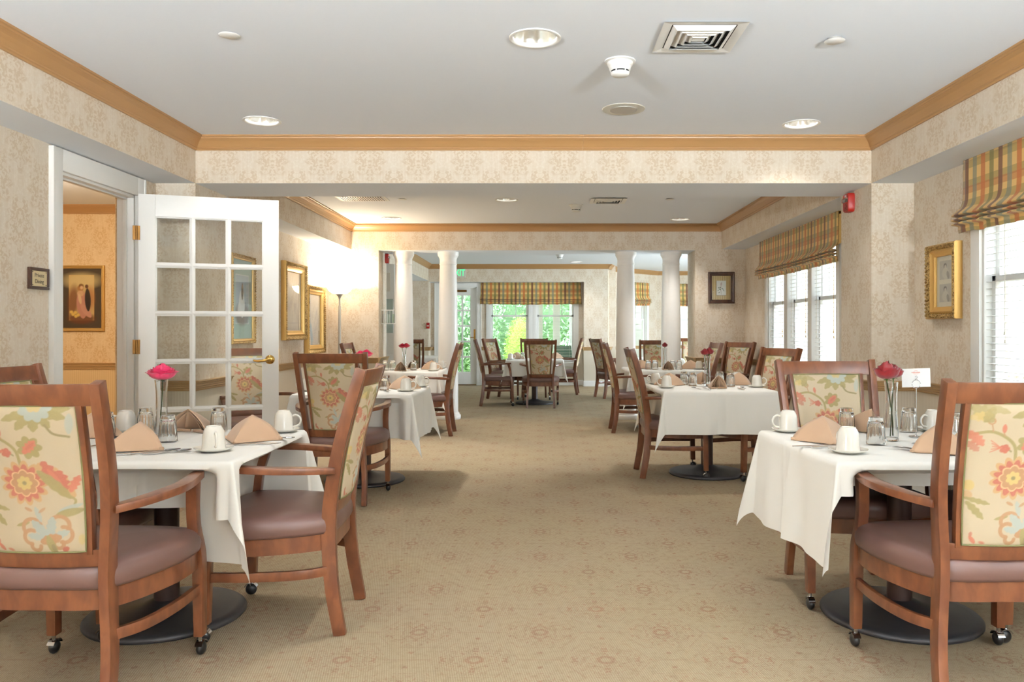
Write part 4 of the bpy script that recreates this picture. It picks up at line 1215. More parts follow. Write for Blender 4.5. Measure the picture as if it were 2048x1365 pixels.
def smoke(x, y, label, sc=1.0):
    t = thing('smoke_detector', label, 'smoke detector', (x, y, CZ))
    MB().lathe([(0, 0), (.084 * sc, 0), (.084 * sc, -.006), (.070 * sc, -.010), (.066 * sc, -.026), (.060 * sc, -.030)], n=36).build('base', M_white, t, smooth=True)
    MB().lathe([(.060 * sc, -.028), (.056 * sc, -.050), (.050 * sc, -.054)], n=36).build('body', M_white, t, smooth=True)
    MB().lathe([(.047 * sc, -.050), (.047 * sc, -.062)], n=36).build('sensing_slot', M_dark, t)
    MB().lathe([(.050 * sc, -.062), (.049 * sc, -.072), (.040 * sc, -.080), (.0, -.082)], n=36).build('cap', M_white, t, smooth=True)
    m = MB()
    for k in range(6):
        a = k * PI / 3; m.box(.046 * sc, .051 * sc, -.003, .003, -.064, -.050, Matrix.Rotation(a, 4, 'Z'))
    m.build('rib', M_white, t)
smoke(.43, 4.22, 'white smoke detector hanging below the dining room ceiling')
smoke(.416, 9.08, 'white smoke detector on the second ceiling'); smoke(.38, 15.1, 'white smoke detector on the garden room ceiling')
t = thing('ceiling_speaker', 'flat round ceiling speaker with beige metal cover', 'ceiling speaker', (.546, 5.13, CZ))
MB().lathe([(0, -.001), (.14, -.001), (.138, -.005), (.09, -.007)], n=48).build('rim', simple('speaker_ring', (214, 212, 200), .5), t, smooth=True)
MB().lathe([(.090, -.006), (.088, -.012), (.03, -.013), (0, -.013)], n=48).build('cover', M_nickel, t, smooth=True)
for x, y, lb, d in ((-1.52, 3.84, 'flat white sprinkler cover plate on the dining room ceiling, doorway side', .004), (1.46, 3.89, 'white sprinkler cover plate hanging slightly loose, window side', .014), (-1.52, 8.66, 'sprinkler cover plate on the second ceiling by the dark grille', .006), (1.43, 8.66, 'sprinkler cover plate on the second ceiling near the window soffit', .006)):
    t = thing('sprinkler_cover', lb, 'sprinkler', (x, y, CZ))
    MB().lathe([(0, -d - .003), (.045, -d - .003), (.05, -d), (0, -d)], n=28).build('plate', M_white, t, smooth=True)
    MB().lathe([(.034, 0), (.034, -d)], n=20).build('collar', M_nickel, t)

# ---------------------------------------------------------------- pictures
def picture(M, w, h, fw, canvas, label, style='ornate', mat=None, depth=.045, linear=False):
    """local x right, y up, z out of the wall"""
    mat = mat or M_gold
    o0 = M @ Vector((0, 0, 0)); t = thing('framed_picture', label, 'picture', tuple(o0)); MM = Matrix.Translation(-o0) @ M
    if style == 'ornate': prof = [(0, 0), (0, depth * .75), (.06, depth * .9), (.14, depth), (.30, depth * .86), (.42, depth * .60), (.50, depth * .70), (.60, depth * .78), (.72, depth * .62), (.84, depth * .50), (.92, depth * .52), (1.0, depth * .40), (1.0, .004)]
    else: prof = [(0, 0), (0, depth * .8), (.12, depth), (.34, depth), (.6, depth * .62), (.74, depth * .6), (.80, depth * .68), (.90, depth * .5), (1.0, depth * .42), (1.0, .004)]
    m = MB(); segs = []
    C = [(-w / 2, -h / 2), (w / 2, -h / 2), (w / 2, h / 2), (-w / 2, h / 2)]
    for k in range(4):
        a, b = Vector(C[k]), Vector(C[(k + 1) % 4]); d = (b - a).normalized(); n = Vector((-d.y, d.x)); L = (b - a).length
        N = max(2, int(L / .006)); rows = []
        for i in range(N + 1):
            row = []
            for q, z in prof:
                ins = q * fw; s = ins + (L - 2 * ins) * i / N; p = a + d * s + n * ins; zz = z
                if style == 'ornate' and .10 < q < .45:
                    zz += .0050 * math.sin(s * 2 * PI / .026 + q * 14) + .002 * math.sin(s * 2 * PI / .013)
                elif style == 'bead' and .68 < q < .85: zz += .003 * math.sin(s * 2 * PI / .011)
                row.append(MM @ Vector((p.x, p.y, zz)))
            rows.append(row)
        if style == 'ornate':
            m.grid([r[:3] for r in rows]); m.mi = 1; m.grid([r[2:6] for r in rows]); m.mi = 0; m.grid([r[5:] for r in rows])
        else: m.grid(rows)
    m.build('frame', [mat, M_carved], t, smooth=True)
    H, W = canvas.shape[0], canvas.shape[1]; iw, ih = w / 2 - fw * .98, h / 2 - fw * .98
    g = MB().grid([[MM @ Vector((-iw + 2 * iw * i / (W - 1), ih - 2 * ih * j / (H - 1), .010)) for i in range(W)] for j in range(H)], flip=True)
    me = bpy.data.meshes.new('print'); me.from_pydata(g.v, [], g.f); me.materials.append(M_print)
    at = me.color_attributes.new('Col', 'FLOAT_COLOR', 'POINT'); at.data.foreach_set('color', canvas.reshape(-1, 4).astype(np.float32).ravel())
    o = bpy.data.objects.new('print', me); COL.objects.link(o); o.parent = t
    MB().box(-iw, iw, -ih, ih, .013, .0145, MM).build('cover_glass', M_pane, t)
    return t
def face_y(x, y, z): return basis((x, y, z), (1, 0, 0), (0, 0, 1), (0, -1, 0))     # on a wall facing the viewer
def face_px(x, y, z): return basis((x, y, z), (0, 1, 0), (0, 0, 1), (1, 0, 0))      # left wall
def face_nx(x, y, z): return basis((x, y, z), (0, -1, 0), (0, 0, 1), (-1, 0, 0))    # right wall

# pastoral couple print in the private room (generic figures)
c = Canvas(70, 100, .7, 1.0, (84, 68, 56)); c.rect(.125, .105, .575, .875, (226, 168, 96)); c.rect(.14, .12, .56, .86, (216, 176, 118))
c.ell(.35, .2, .3, .12, 0, (232, 200, 140), .8, .1); c.ell(.2, .55, .09, .25, .1, (130, 66, 44), .8, .06); c.ell(.5, .5, .08, .18, 0, (196, 120, 70), .7, .06); c.ell(.35, .84, .24, .09, 0, (120, 64, 44), .9, .04)
c.leaf(.34, .36, .38, .84, .10, (206, 140, 120)); c.leaf(.34, .6, .52, .82, .06, (214, 150, 128)); c.ell(.33, .33, .055, .05, 0, (190, 128, 70)); c.ell(.345, .29, .045, .035, .2, (150, 96, 50)); c.ell(.35, .32, .028, .03, 0, (232, 184, 140)); c.ell(.33, .42, .06, .05, 0, (222, 170, 130))
c.leaf(.45, .33, .47, .72, .055, (62, 50, 48)); c.ell(.44, .30, .03, .032, 0, (110, 66, 46)); c.leaf(.30, .42, .34, .6, .03, (232, 188, 146))
for x, y in ((.2, .77), (.24, .74), (.29, .78), (.17, .73), (.25, .8)): c.ell(x, y, .03, .026, 0, (236, 190, 96))
picture(face_y(-5.32, 9.12, 1.615), .535, .765, .038, c.a, 'gilt framed print of a couple in the warm private dining room', 'bead', M_gold, .03)
# mirror-like pastel prints
def pastel(seed, blue):
    r = random.Random(seed); c = Canvas(60, 80, .75, 1.0, (206, 190, 178))
    for k in range(26): c.leaf(r.uniform(0, .75), r.uniform(0, .5), r.uniform(0, .75), r.uniform(.5, 1), r.uniform(.01, .05), r.choice([(214, 202, 192), (190, 174, 166), (224, 206, 188), (180, 166, 168)]), .5)
    if blue:
        c.stroke([(.12, 0), (.14, .5), (.2, .8), (.26, 1)], .03, (92, 146, 176), .8); c.stroke([(.2, .6), (.3, .9)], .03, (120, 176, 204), .7); c.rect(.66, .72, .72, .95, (96, 80, 74), .7)
    else: c.rect(.05, .85, .7, .88, (176, 160, 164), .5); c.stroke([(.64, .2), (.62, .7), (.66, 1)], .02, (120, 84, 56), .7)
    return c.a
picture(face_px(XL, 9.19, 1.58), .80, .90, .11, pastel(1, False), 'gold carved frame with pale print, the higher of the pair by the floor lamp', depth=.065)
picture(face_px(XL, 10.03, 1.375), .76, .86, .11, pastel(2, True), 'gold carved frame with bluish print, the lower of the pair beside the floor lamp', depth=.065)
c = Canvas(60, 90, .6, .9, (150, 178, 174)); c.rect(.10, .17, .5, .73, (214, 220, 220)); c.rect(.11, .18, .49, .72, (168, 184, 206)); c.ell(.3, .62, .22, .13, 0, (88, 78, 84), .9, .05); c.leaf(.28, .34, .3, .66, .09, (226, 228, 234)); c.leaf(.3, .26, .3, .46, .035, (70, 56, 58)); c.ell(.3, .3, .02, .025, 0, (150, 110, 96)); c.ell(.22, .56, .06, .08, .3, (230, 230, 236), .8); c.rect(.16, .66, .46, .72, (96, 84, 88), .6)
picture(face_px(XL, 7.62, 1.545), .60, .86, .05, c.a, 'pale gilt frame with blue grey mat seen through the door glass', 'ornate', M_goldlt, .04)
c = Canvas(60, 72, .75, .9, (216, 190, 140))
for k in range(8): c.rect(.04 + k * .09, 0, .085 + k * .09, .9, (186, 152, 92), .85)
c.rect(.17, .18, .57, .74, (120, 104, 84)); c.rect(.18, .19, .56, .73, (238, 234, 228)); c.stroke([(.37, .7), (.36, .45), (.39, .25)], .008, (170, 150, 140)); c.leaf(.38, .25, .36, .38, .035, (206, 178, 172), .9)
for x, y in ((.27, .45), (.3, .5), (.25, .55), (.44, .5), (.47, .55), (.34, .52), (.29, .63), (.41, .47), (.33, .44)): c.ell(x, y, .026, .018, x * 9, (92, 112, 86), .9)
picture(face_y(2.48, YC0, 1.825), .358, .43, .052, c.a, 'dark wooden frame with botanical print on striped mat by the corner', 'bead', M_darkwood, .035)
c = Canvas(44, 80, .5, 1.0, (222, 208, 186))
for y0 in (.1, .55):
    c.rect(.08, y0, .42, y0 + .36, (188, 176, 164)); c.ell(.24, y0 + .10, .045, .055, 0, (110, 96, 92)); c.ell(.245, y0 + .12, .03, .04, 0, (206, 190, 174)); c.leaf(.24, y0 + .13, .26, y0 + .36, .10, (206, 194, 178), .9); c.leaf(.3, y0 + .2, .34, y0 + .36, .04, (140, 128, 120), .8)
picture(face_nx(XR, 5.42, 1.585), .40, .52, .085, c.a, 'heavy gilt frame with two small portraits next to the window', depth=.06)

# ---------------------------------------------------------------- signs and devices
t = thing('room_sign', 'dark framed plaque reading Private Dining beside the doorway', 'sign', (XL, 4.525, 1.545))
Ms = face_px(0, 0, 0)
MB().box(-.086, .086, -.062, .062, 0, .012, Ms).build('backing', M_darkwood, t, bevel=.002)
f = MB(); f.box(-.086, .086, .046, .062, .012, .020, Ms); f.box(-.086, .086, -.062, -.046, .012, .020, Ms); f.box(-.086, -.070, -.046, .046, .012, .020, Ms); f.box(.070, .086, -.046, .046, .012, .020, Ms)
f.build('frame', M_darkwood, t, bevel=.003)
MB().box(-.068, .068, -.044, .044, .012, .0145, Ms).build('plate', simple('pale_brass_plate', (226, 208, 166), .3, .35), t)
text_mb('Private', .034, Ms @ Matrix.Translation((0, .018, .0148)), .0004, cond=.9).build('lettering', M_ink, t)
text_mb('Dining', .034, Ms @ Matrix.Translation((0, -.018, .0148)), .0004, cond=.9).build('lettering', M_ink, t)
s = MB()
for x in (-.06, .06):
    for y in (-.037, .037): s.lathe([(.003, .0145), (.003, .016), (0, .0165)], (0, 0, 0), 8, M=Ms @ Matrix.Translation((x, y, 0)))
s.build('screw', M_ink, t)

def strobe(M, label):
    o0 = M @ Vector((0, 0, 0)); t = thing('fire_alarm_strobe', label, 'fire alarm', tuple(o0)); MM = Matrix.Translation(-o0) @ M
    n = 24; rows = []
    for d, k in ((0, 1.0), (.042, 1.0), (.050, .93)):
        rows.append([MM @ Vector((.060 * k * math.copysign(abs(math.cos(a)) ** .35, math.cos(a)), .075 * k * math.copysign(abs(math.sin(a)) ** .45, math.sin(a)), d)) for a in [2 * PI * i / n for i in range(n)]])
    m = MB().grid(rows, closed_v=True); m.cap(rows[-1]); m.build('housing', M_alarm, t, smooth=True)
    MB().box(-.045, .045, .002, .036, .050, .066, MM).build('strobe_lens', glassmat('strobe_plastic', (.95, .9, .9), 1.3, .1), t, bevel=.005)
    MB().box(-.038, .038, .006, .030, .0502, .053, MM).build('flash_reflector', M_chrome, t)
    g = MB()
    for k in range(5): g.box(-.030 + k * .006, .036 - k * .002, -.058 + k * .011, -.054 + k * .011, .049, .053, MM)
    g.build('horn_slot', simple('alarm_dark_red', (96, 16, 14), .5), t)
    text_mb('FIRE', .022, MM @ Matrix.Translation((0, .052, .0505)), .0006).build('lettering', M_paper, t)
strobe(face_nx(SR, 6.26, 2.262), 'red fire alarm strobe on the pilaster above the triple window')
strobe(face_px(-2.21, 11.24, 2.27) @ Matrix.Scale(.9, 4), 'red alarm strobe high beside the first column near the jamb')
t = thing('fire_pull_station', 'small red fire alarm pull station beside the garden door', 'fire alarm', (-2.47, YD, 1.34)); Mp = face_y(0, 0, 0)
MB().box(-.035, .035, -.065, .065, 0, .035, Mp).build('housing', M_alarm, t, bevel=.006); MB().box(-.025, .025, -.015, .004, .035, .044, Mp).build('handle', M_white, t, bevel=.003)
t = thing('exit_sign', 'lit green EXIT sign on the soffit above the garden door', 'sign', (-1.80, YD, 2.50)); Me = face_y(0, 0, 0)
MB().box(-.165, .165, -.095, .095, 0, .05, Me).build('housing', simple('exit_housing', (214, 208, 196), .5), t, bevel=.004)
text_mb('EXIT', .20, Me @ Matrix.Translation((.0, .0, .051)), .001, cond=.72).build('lettering', M_exit, t)

# brochure rack on the jamb of the opening
t = thing('brochure_rack', 'white wire brochure rack fixed to the jamb of the opening', 'rack', (-2.21, 11.02, 1.43))
m = MB()
for z in (-.095, .095):
    m.box(0, .20, -.10, -.095, z - .004, z + .004); m.box(0, .20, .095, .10, z - .004, z + .004); m.box(.195, .20, -.10, .10, z - .004, z + .004); m.box(0, .004, -.10, .10, z - .004, z + .004)
for x in (.0, .045, .12, .165, .197): m.box(x, x + .004, -.10, -.095, -.095, .095); m.box(x, x + .004, .095, .10, -.095, .095)
m.build('wire_frame', M_white, t)
for x, c_, lb in ((.02, (226, 222, 214), None), (.085, (200, 214, 206), None), (.155, (150, 190, 150), None)): MB().box(x, x + .006, -.08, .08, -.085, .04).build('leaflet', simple('leaflet_paper', c_, .6), t)

# white hutch against the far room's side wall
t = thing('display_hutch', 'tall white cabinet seen between jamb and first column', 'cabinet', (-2.60, 12.8, 0))
MB().box(-.30, .28, -.30, .30, 0, .86).box(-.30, .28, -.30, -.26, .86, 2.30).box(-.30, .28, .26, .30, .86, 2.30).box(-.30, -.26, -.26, .26, .86, 2.30).box(-.30, .28, -.26, .26, 2.26, 2.30).box(-.30, .28, -.26, .26, 1.74, 1.80).build('carcass', M_white, t, bevel=.003)
MB().box(-.24, .22, -.312, -.30, 1.86, 2.16).box(-.24, .22, -.312, -.30, .12, .74).build('end_panel', simple('cabinet_panel_white', (226, 220, 208), .4), t, bevel=.006)
MB().box(-.18, .26, -.312, -.30, 1.20, 1.74).build('mirror_panel', simple('grey_mirror', (186, 202, 198), .25, .2), t)
for y0, y1 in ((-.28, -.005), (.005, .28)): d = MB().box(.28, .30, y0, y1, .08, .84).build('door', M_white, t, bevel=.003); MB().lathe([(.012, 0), (.014, .012), (0, .018)], n=12, M=Matrix.Translation((.30, y1 - .05 if y0 < 0 else y0 + .05, .55)) @ Matrix.Rotation(PI / 2, 4, 'Y')).build('knob', M_brass, d, smooth=True)

# ---------------------------------------------------------------- floor lamp
def torchiere(x, y, label, power, col=(1, .80, .56)):
    t = thing('torchiere_lamp', label, 'floor lamp', (x, y, 0))
    MB().lathe([(0, 0), (.13, 0), (.135, .008), (.13, .018), (.05, .028), (.018, .040), (.012, .06)], n=36).build('base', M_nickel, t, smooth=True)
    MB().lathe([(.019, .05), (.019, .85), (.0205, .86), (.0205, .88), (.019, .89), (.019, 1.56), (.012, 1.57), (.012, 1.64)], n=20).build('pole', M_nickel, t, smooth=True)
    MB().lathe([(.010, 1.62), (.012, 1.66), (.022, 1.69), (.045, 1.715), (.062, 1.722)], n=28).build('cup', M_nickel, t, smooth=True)
    MB().lathe([(.055, 1.722), (.10, 1.735), (.145, 1.77), (.170, 1.82), (.174, 1.825), (.166, 1.82), (.14, 1.775), (.095, 1.742), (.0, 1.728)], n=40).build('shade', M_shade, t, smooth=True)
    L = bpy.data.lights.new('lamp_bulb', 'POINT'); L.energy = power; L.color = col; L.shadow_soft_size = .05
    lo = bpy.data.objects.new('lamp_bulb', L); COL.objects.link(lo); lo.location = (x, y, 1.80)
torchiere(-2.66, 10.42, 'lit torchiere floor lamp with a frosted bowl in the corner', 40)

# ================================================================== FURNITURE
chair = make_chair()
CH = []   # (x, y, rot degrees, label)
CH += [(-1.59, 2.78, -1, 'floral back chair seen from behind, at the pink rose table'),
       (-1.11, 3.42, 92, 'armchair in profile facing the pink rose table from the aisle'),
       (-1.98, 3.42, -90, 'armchair between the pink rose table and the plaque wall, only its top rail shows'),
       (-1.46, 5.84, 0, 'floral back chair seen from behind at the table past the open door'),
       (-2.42, 6.66, -146, 'floral chair seen through the glass of the open white door'),
       (-1.33, 9.42, 90, 'armchair in profile on the aisle side of the table by the floor lamp'),
       (-1.97, 9.50, -90, 'armchair below the torchiere lamp with only its top visible'),
       (1.53, 2.86, 1, 'floral back dining chair seen from behind at the numbered card table'),
       (1.49, 3.74, 180, 'floral chair facing out behind the numbered card table'),
       (2.08, 3.42, 92, 'armchair between the numbered card table and the window wall, mostly hidden'),
       (1.145, 6.81, -90, 'armchair in profile on the aisle side of the two rose table'),
       (1.785, 6.80, 112, 'angled armchair against the triple window behind the two rose table'),
       (1.17, 9.70, -90, 'armchair in profile on the aisle side of the corner table near the columns'),
       (1.83, 9.78, 92, 'armchair seen edge on at the window side of the corner table'),
       (2.31, 10.08, 122, 'armchair turned towards the room in the corner under the botanical print'),
       (.01, 12.77, 0, 'floral back chair seen from behind at the middle of the garden room'),
       (-.70, 13.06, -86, 'armchair in profile at the centre garden room table, garden door side'),
       (-.60, 14.30, -115, 'armchair with its floral front showing before the garden window'),
       (-.11, 14.16, 180, 'armchair on the garden window side of the centre table, only top showing'),
       (.45, 15.30, 84, 'armchair in profile before the garden window with white posts'),
       (1.36, 14.50, -71, 'armchair with side turned, standing by the plain wall beyond the aisle'),
       (1.82, 12.75, 0, 'floral back chair seen between the two columns on the print side'),
       (2.95, 16.0, 10, 'floral chair glimpsed between column and jamb'),
       (-2.22, 13.80, -3, 'floral back chair glimpsed between the first two columns')]
first = True
for x, y, r, lb in CH:
    o = chair if first else copy_tree(chair)
    first = False
    place(o, (x, y, 0), math.radians(r), lb, 'floral dining armchairs')

table = make_table()
TB = [('pink rose table', -1.63, 3.43, 0, (.36, .42, .23, .34), 1, 'square pedestal table under the cloth with the big pink rose'),
      ('numbered table', 1.57, 3.43, 2, (.42, .36, .14, .30), 2, 'square pedestal table holding the number card'),
      ('two rose table', 1.45, 6.82, 2, (.36, .36, .36, .32), 3, 'square pedestal table by the triple window, disk base showing'),
      ('door side table', -1.45, 6.5, 0, (.34, .38, .36, .36), 4, 'square pedestal table past the open white door'),
      ('lamp side table', -1.68, 9.75, 0, (.36, .36, .34, .34), 5, 'square pedestal table before the torchiere lamp'),
      ('corner table', 1.56, 10.02, 0, (.38, .34, .36, .34), 6, 'square pedestal table before the columns, print side'),
      ('centre garden room table', -.09, 13.3, 0, (.32, .28, .28, .28), 7, 'square pedestal table in the centre of the garden room'),
      ('', -2.36, 14.75, 0, (.3, .3, .3, .3), 8, 'square table glimpsed behind the first two columns'),
      ('', 2.0, 13.9, 0, (.3, .3, .3, .3), 9, 'square table behind the paired columns, print side'),
      ('', 3.3, 17.0, 0, (.3, .3, .3, .3), 10, 'square table glimpsed at the bay beside the jamb')]
PUSH = {'pink rose table': {'Y': .20, 'x': .24}, 'numbered table': {'Y': .20}, 'door side table': {'Y': .10}, 'two rose table': {'X': .08}}
first = True
for nm, x, y, r, ext, seed, lb in TB:
    o = table if first else copy_tree(table); first = False
    place(o, (x, y, 0), math.radians(r), lb, 'square pedestal dining tables')
    c = cloth_mesh(ext=ext, push=PUSH.get(nm, {}), seed=seed, n=110 if y < 5 else 72).build('tablecloth', M_linen, None, smooth=True)
    c.location = (x, y, 0); c.rotation_euler = (0, 0, math.radians(r))
    tag(c, 'white tablecloth on the ' + (lb.replace('under the cloth ', '').replace('pedestal ', '')), 'tablecloth', 'white tablecloths')

cup, saucer, glass, fork, spoon, knife, vase = make_cup(), make_saucer(), make_glass(), cutlery('fork'), cutlery('spoon'), cutlery('knife'), make_vase()
napA, napB = make_napkin(), make_napkin(.55)
used = set()
def put(src, x, y, z, deg, label, group):
    k = src.name.split('.')[0] + str(id(src))
    o = src if k not in used else copy_tree(src)
    used.add(k)
    return place(o, (x, y, z), math.radians(deg), label, group)
TZ = .7555
TC = {nm: (x, y) for nm, x, y, *_ in TB if nm}
def at(nm, lx, ly): return TC[nm][0] + lx, TC[nm][1] + ly
def cups(nm, lst):
    for lx, ly, deg, lb in lst:
        x, y = at(nm, lx, ly)
        put(saucer, x, y, TZ, 0, 'saucer under the cup ' + lb, 'white saucers'); put(cup, x, y, TZ + .0045, deg, 'upturned white cup ' + lb, 'upturned white cups')
def naps(nm, lst):
    for lx, ly, deg, kind, lb in lst:
        x, y = at(nm, lx, ly); put(napB if kind else napA, x, y, TZ, deg, 'peaked tan napkin ' + lb, 'folded tan napkins')
def glasses(nm, lst):
    for lx, ly, lb in lst:
        x, y = at(nm, lx, ly); put(glass, x, y, TZ, (lx * 777) % 360, 'upturned clear tumbler ' + lb, 'upturned tumblers')
A, B, C_, D_, E_, F_, G_ = 'pink rose table', 'numbered table', 'two rose table', 'door side table', 'lamp side table', 'corner table', 'centre garden room table'
cups(A, [(.30, -.23, -60, 'at the near aisle corner of the pink rose table'), (.385, .38, 10, 'at the far aisle corner of the pink rose table'), (-.38, .38, 200, 'on the wall side of the pink rose table')])
naps(A, [(-.06, -.19, 150, 0, 'at the near side of the pink rose table'), (.33, .06, 172, 0, 'on the aisle side of the pink rose table'), (-.05, .40, -25, 0, 'at the door side of the pink rose table'), (-.41, .22, -100, 0, 'partly behind the chair post at the pink rose table')])
glasses(A, [(-.02, .05, 'in front of the pink rose vase'), (-.275, .36, 'behind the pink rose vase beside a cup'), (.07, .38, 'between two napkins on the pink rose table'), (-.36, .17, 'behind the chair post on the pink rose table')])
cups(B, [(-.366, .38, 190, 'at the far aisle corner of the numbered table'), (-.33, -.27, 100, 'at the near aisle corner of the numbered table'), (.35, .40, 200, 'on the window side of the numbered table')])
naps(B, [(-.31, .03, 178, 0, 'on the aisle side of the numbered table'), (.0, .40, 60, 1, 'beyond the glasses on the numbered table'), (.07, -.27, 200, 0, 'at the near side of the numbered table'), (.40, .10, 90, 0, 'on the window side of the numbered table')])
glasses(B, [(-.09, .36, 'beside the far napkin of the numbered table'), (-.12, -.04, 'in front of the red rose vase on the numbered table'), (.22, .38, 'below the number card'), (.33, .15, 'on the window side of the numbered table')])
cups(C_, [(-.40, .32, 190, 'at the far aisle corner of the two rose table'), (-.37, -.12, 170, 'at the near aisle corner of the two rose table'), (.42, -.05, -10, 'at the near window corner of the two rose table'), (.36, .40, 20, 'at the far window corner of the two rose table')])
naps(C_, [(-.30, .14, 175, 0, 'on the aisle side of the two rose table'), (.03, -.20, 20, 1, 'in the middle front of the two rose table'), (.36, .22, 200, 0, 'on the window side of the two rose table'), (.0, .38, 60, 1, 'behind the vase of the two rose table')])
glasses(C_, [(-.15, .26, 'toward the aisle on the two rose table, behind its twin'), (-.10, .12, 'toward the aisle on the two rose table, in front of its twin'), (.17, .25, 'toward the window on the two rose table, behind its twin'), (.21, .02, 'toward the window on the two rose table, in front of its twin')])
cups(D_, [(.37, -.18, 10, 'at the near aisle corner of the table past the open door'), (.41, .30, -5, 'at the far aisle corner of the table past the open door'), (-.43, -.18, 190, 'at the wall corner of the table past the open door')])
naps(D_, [(.31, .05, 180, 0, 'on the aisle side of the table past the open door'), (.02, .38, 10, 0, 'at the far side of the table past the open door')])
glasses(D_, [(.17, -.05, 'by the chair back at the table past the open door')])
cups(E_, [(.40, -.34, 5, 'at the near aisle corner of the lamp side table'), (.42, .25, 5, 'at the far aisle corner of the lamp side table')])
naps(E_, [(.33, .0, 180, 0, 'on the aisle side of the lamp side table'), (.03, -.34, -15, 1, 'at the front of the lamp side table'), (.05, .20, 30, 1, 'behind the vase of the lamp side table')])
glasses(E_, [(-.21, -.15, 'on the lamp side table, further from the vase'), (-.13, -.10, 'on the lamp side table, next to the vase'), (.13, -.12, 'on the aisle half of the lamp side table')])
cups(F_, [(.43, -.20, 10, 'at the window corner of the corner table')])
naps(F_, [(.0, -.33, 20, 1, 'at the front middle of the corner table'), (-.27, .0, 170, 0, 'on the aisle side of the corner table'), (.36, -.10, 190, 0, 'on the window side of the corner table')])
glasses(F_, [(-.20, -.18, 'on the aisle side of the corner table, outer one'), (-.13, -.26, 'on the aisle side of the corner table, inner one'), (.10, -.20, 'on the window side of the corner table, inner one'), (.17, -.26, 'on the window side of the corner table, outer one')])
cups(G_, [(-.40, -.28, 0, 'at the near corner of the centre garden room table'), (-.30, .30, 20, 'at the far corner of the centre garden room table')])
naps(G_, [(-.31, .02, 180, 0, 'by the cup on the centre garden room table'), (.36, .20, 180, 0, 'right across the centre garden room table from the cup')])
for o in bpy.data.objects:
    if o.get('label', '').startswith('peaked tan napkin right'): o['label'] = 'peaked tan napkin across the centre garden room table'
glasses(G_, [(-.20, -.05, 'on the centre garden room table')])
def cut(src, nm, lx, ly, deg, lb):
    x, y = at(nm, lx, ly); put(src, x, y, TZ + .001, deg, lb, 'steel cutlery')
cut(knife, A, .04, -.30, -62, 'steel knife on the pink rose table beside the near napkin'); cut(spoon, A, .08, -.255, -58, 'steel spoon nearer the tumbler on the pink rose table'); cut(spoon, A, .135, -.275, -52, 'steel spoon beside the cup on the pink rose table')
cut(fork, A, -.27, -.20, -20, 'steel fork behind the chair post on the pink rose table'); cut(knife, A, .40, -.05, -80, 'steel knife along the aisle edge of the pink rose table'); cut(spoon, A, .43, .12, -85, 'steel spoon on the aisle edge of the pink rose table')
cut(fork, B, -.04, -.24, 35, 'steel fork lying by the near napkin of the numbered table'); cut(fork, B, -.005, -.25, 38, 'second steel fork beside the near napkin of the numbered table'); cut(knife, B, -.39, -.10, -80, 'steel knife on the aisle edge of the numbered table'); cut(spoon, B, -.34, -.12, -72, 'steel spoon by the knife on the numbered table'); cut(spoon, B, .12, .0, -60, 'steel spoon under the number card')
cut(spoon, C_, -.14, -.24, 10, 'steel spoon at the front of the two rose table'); cut(fork, C_, -.06, -.28, 5, 'steel fork at the front of the two rose table'); cut(spoon, C_, .27, -.18, -5, 'steel spoon toward the window on the two rose table'); cut(knife, C_, .22, -.28, 0, 'steel knife at the front of the two rose table')
cut(spoon, D_, .22, -.22, 20, 'steel spoon on the table past the open door')

def vase_rose(nm, lx, ly, mat, stems, R, H, flat, lv, lr, seed):
    x, y = at(nm, lx, ly); put(vase, x, y, TZ, seed * 20, lv, 'glass bud vases')
    r = make_rose(R, H, mat, stems, flat, lr, seed); r.location = (x, y, TZ); return r
vase_rose(A, -.13, .22, M_pink, [(.004, 0, 1, -.004)], .060, .094, True, 'clear glass bud vase holding the big pink rose', 'big open pink rose in the vase near the white door', 1)
vase_rose(B, .0, .08, M_red, [(-.02, 0, 1, .008), (.024, .03, .78, .012)], .052, .088, False, 'clear glass bud vase beside the number card', 'deep red rose beside the number card', 2)
vase_rose(C_, .03, .13, M_red, [(-.022, 0, .8, .005), (.022, .01, .85, .010)], .044, .082, False, 'glass bud vase with red roses on the two rose table', 'pair of deep red roses before the triple window', 3)
vase_rose(D_, -.02, .05, M_pink, [(.02, 0, .9, .002), (-.03, .01, .8, .0)], .054, .086, True, 'glass bud vase behind the chair past the open door', 'pink roses rising behind the chair past the open door', 4)
vase_rose(E_, .0, -.05, M_hotred, [(-.022, 0, .8, .005), (.026, .01, .8, .008)], .054, .086, True, 'glass bud vase on the lamp side table', 'pink red roses in front of the first column', 5)
vase_rose(F_, .03, -.02, M_red, [(0, 0, .8, .008)], .044, .084, False, 'glass bud vase on the corner table', 'single red rose in front of the column by the jamb', 6)
vase_rose(G_, -.03, .10, M_cream, [(-.03, 0, .7, .0), (.03, 0, .7, .0)], .05, .07, True, 'glass bud vase on the centre garden room table', 'cream and peach roses on the centre garden room table', 7)
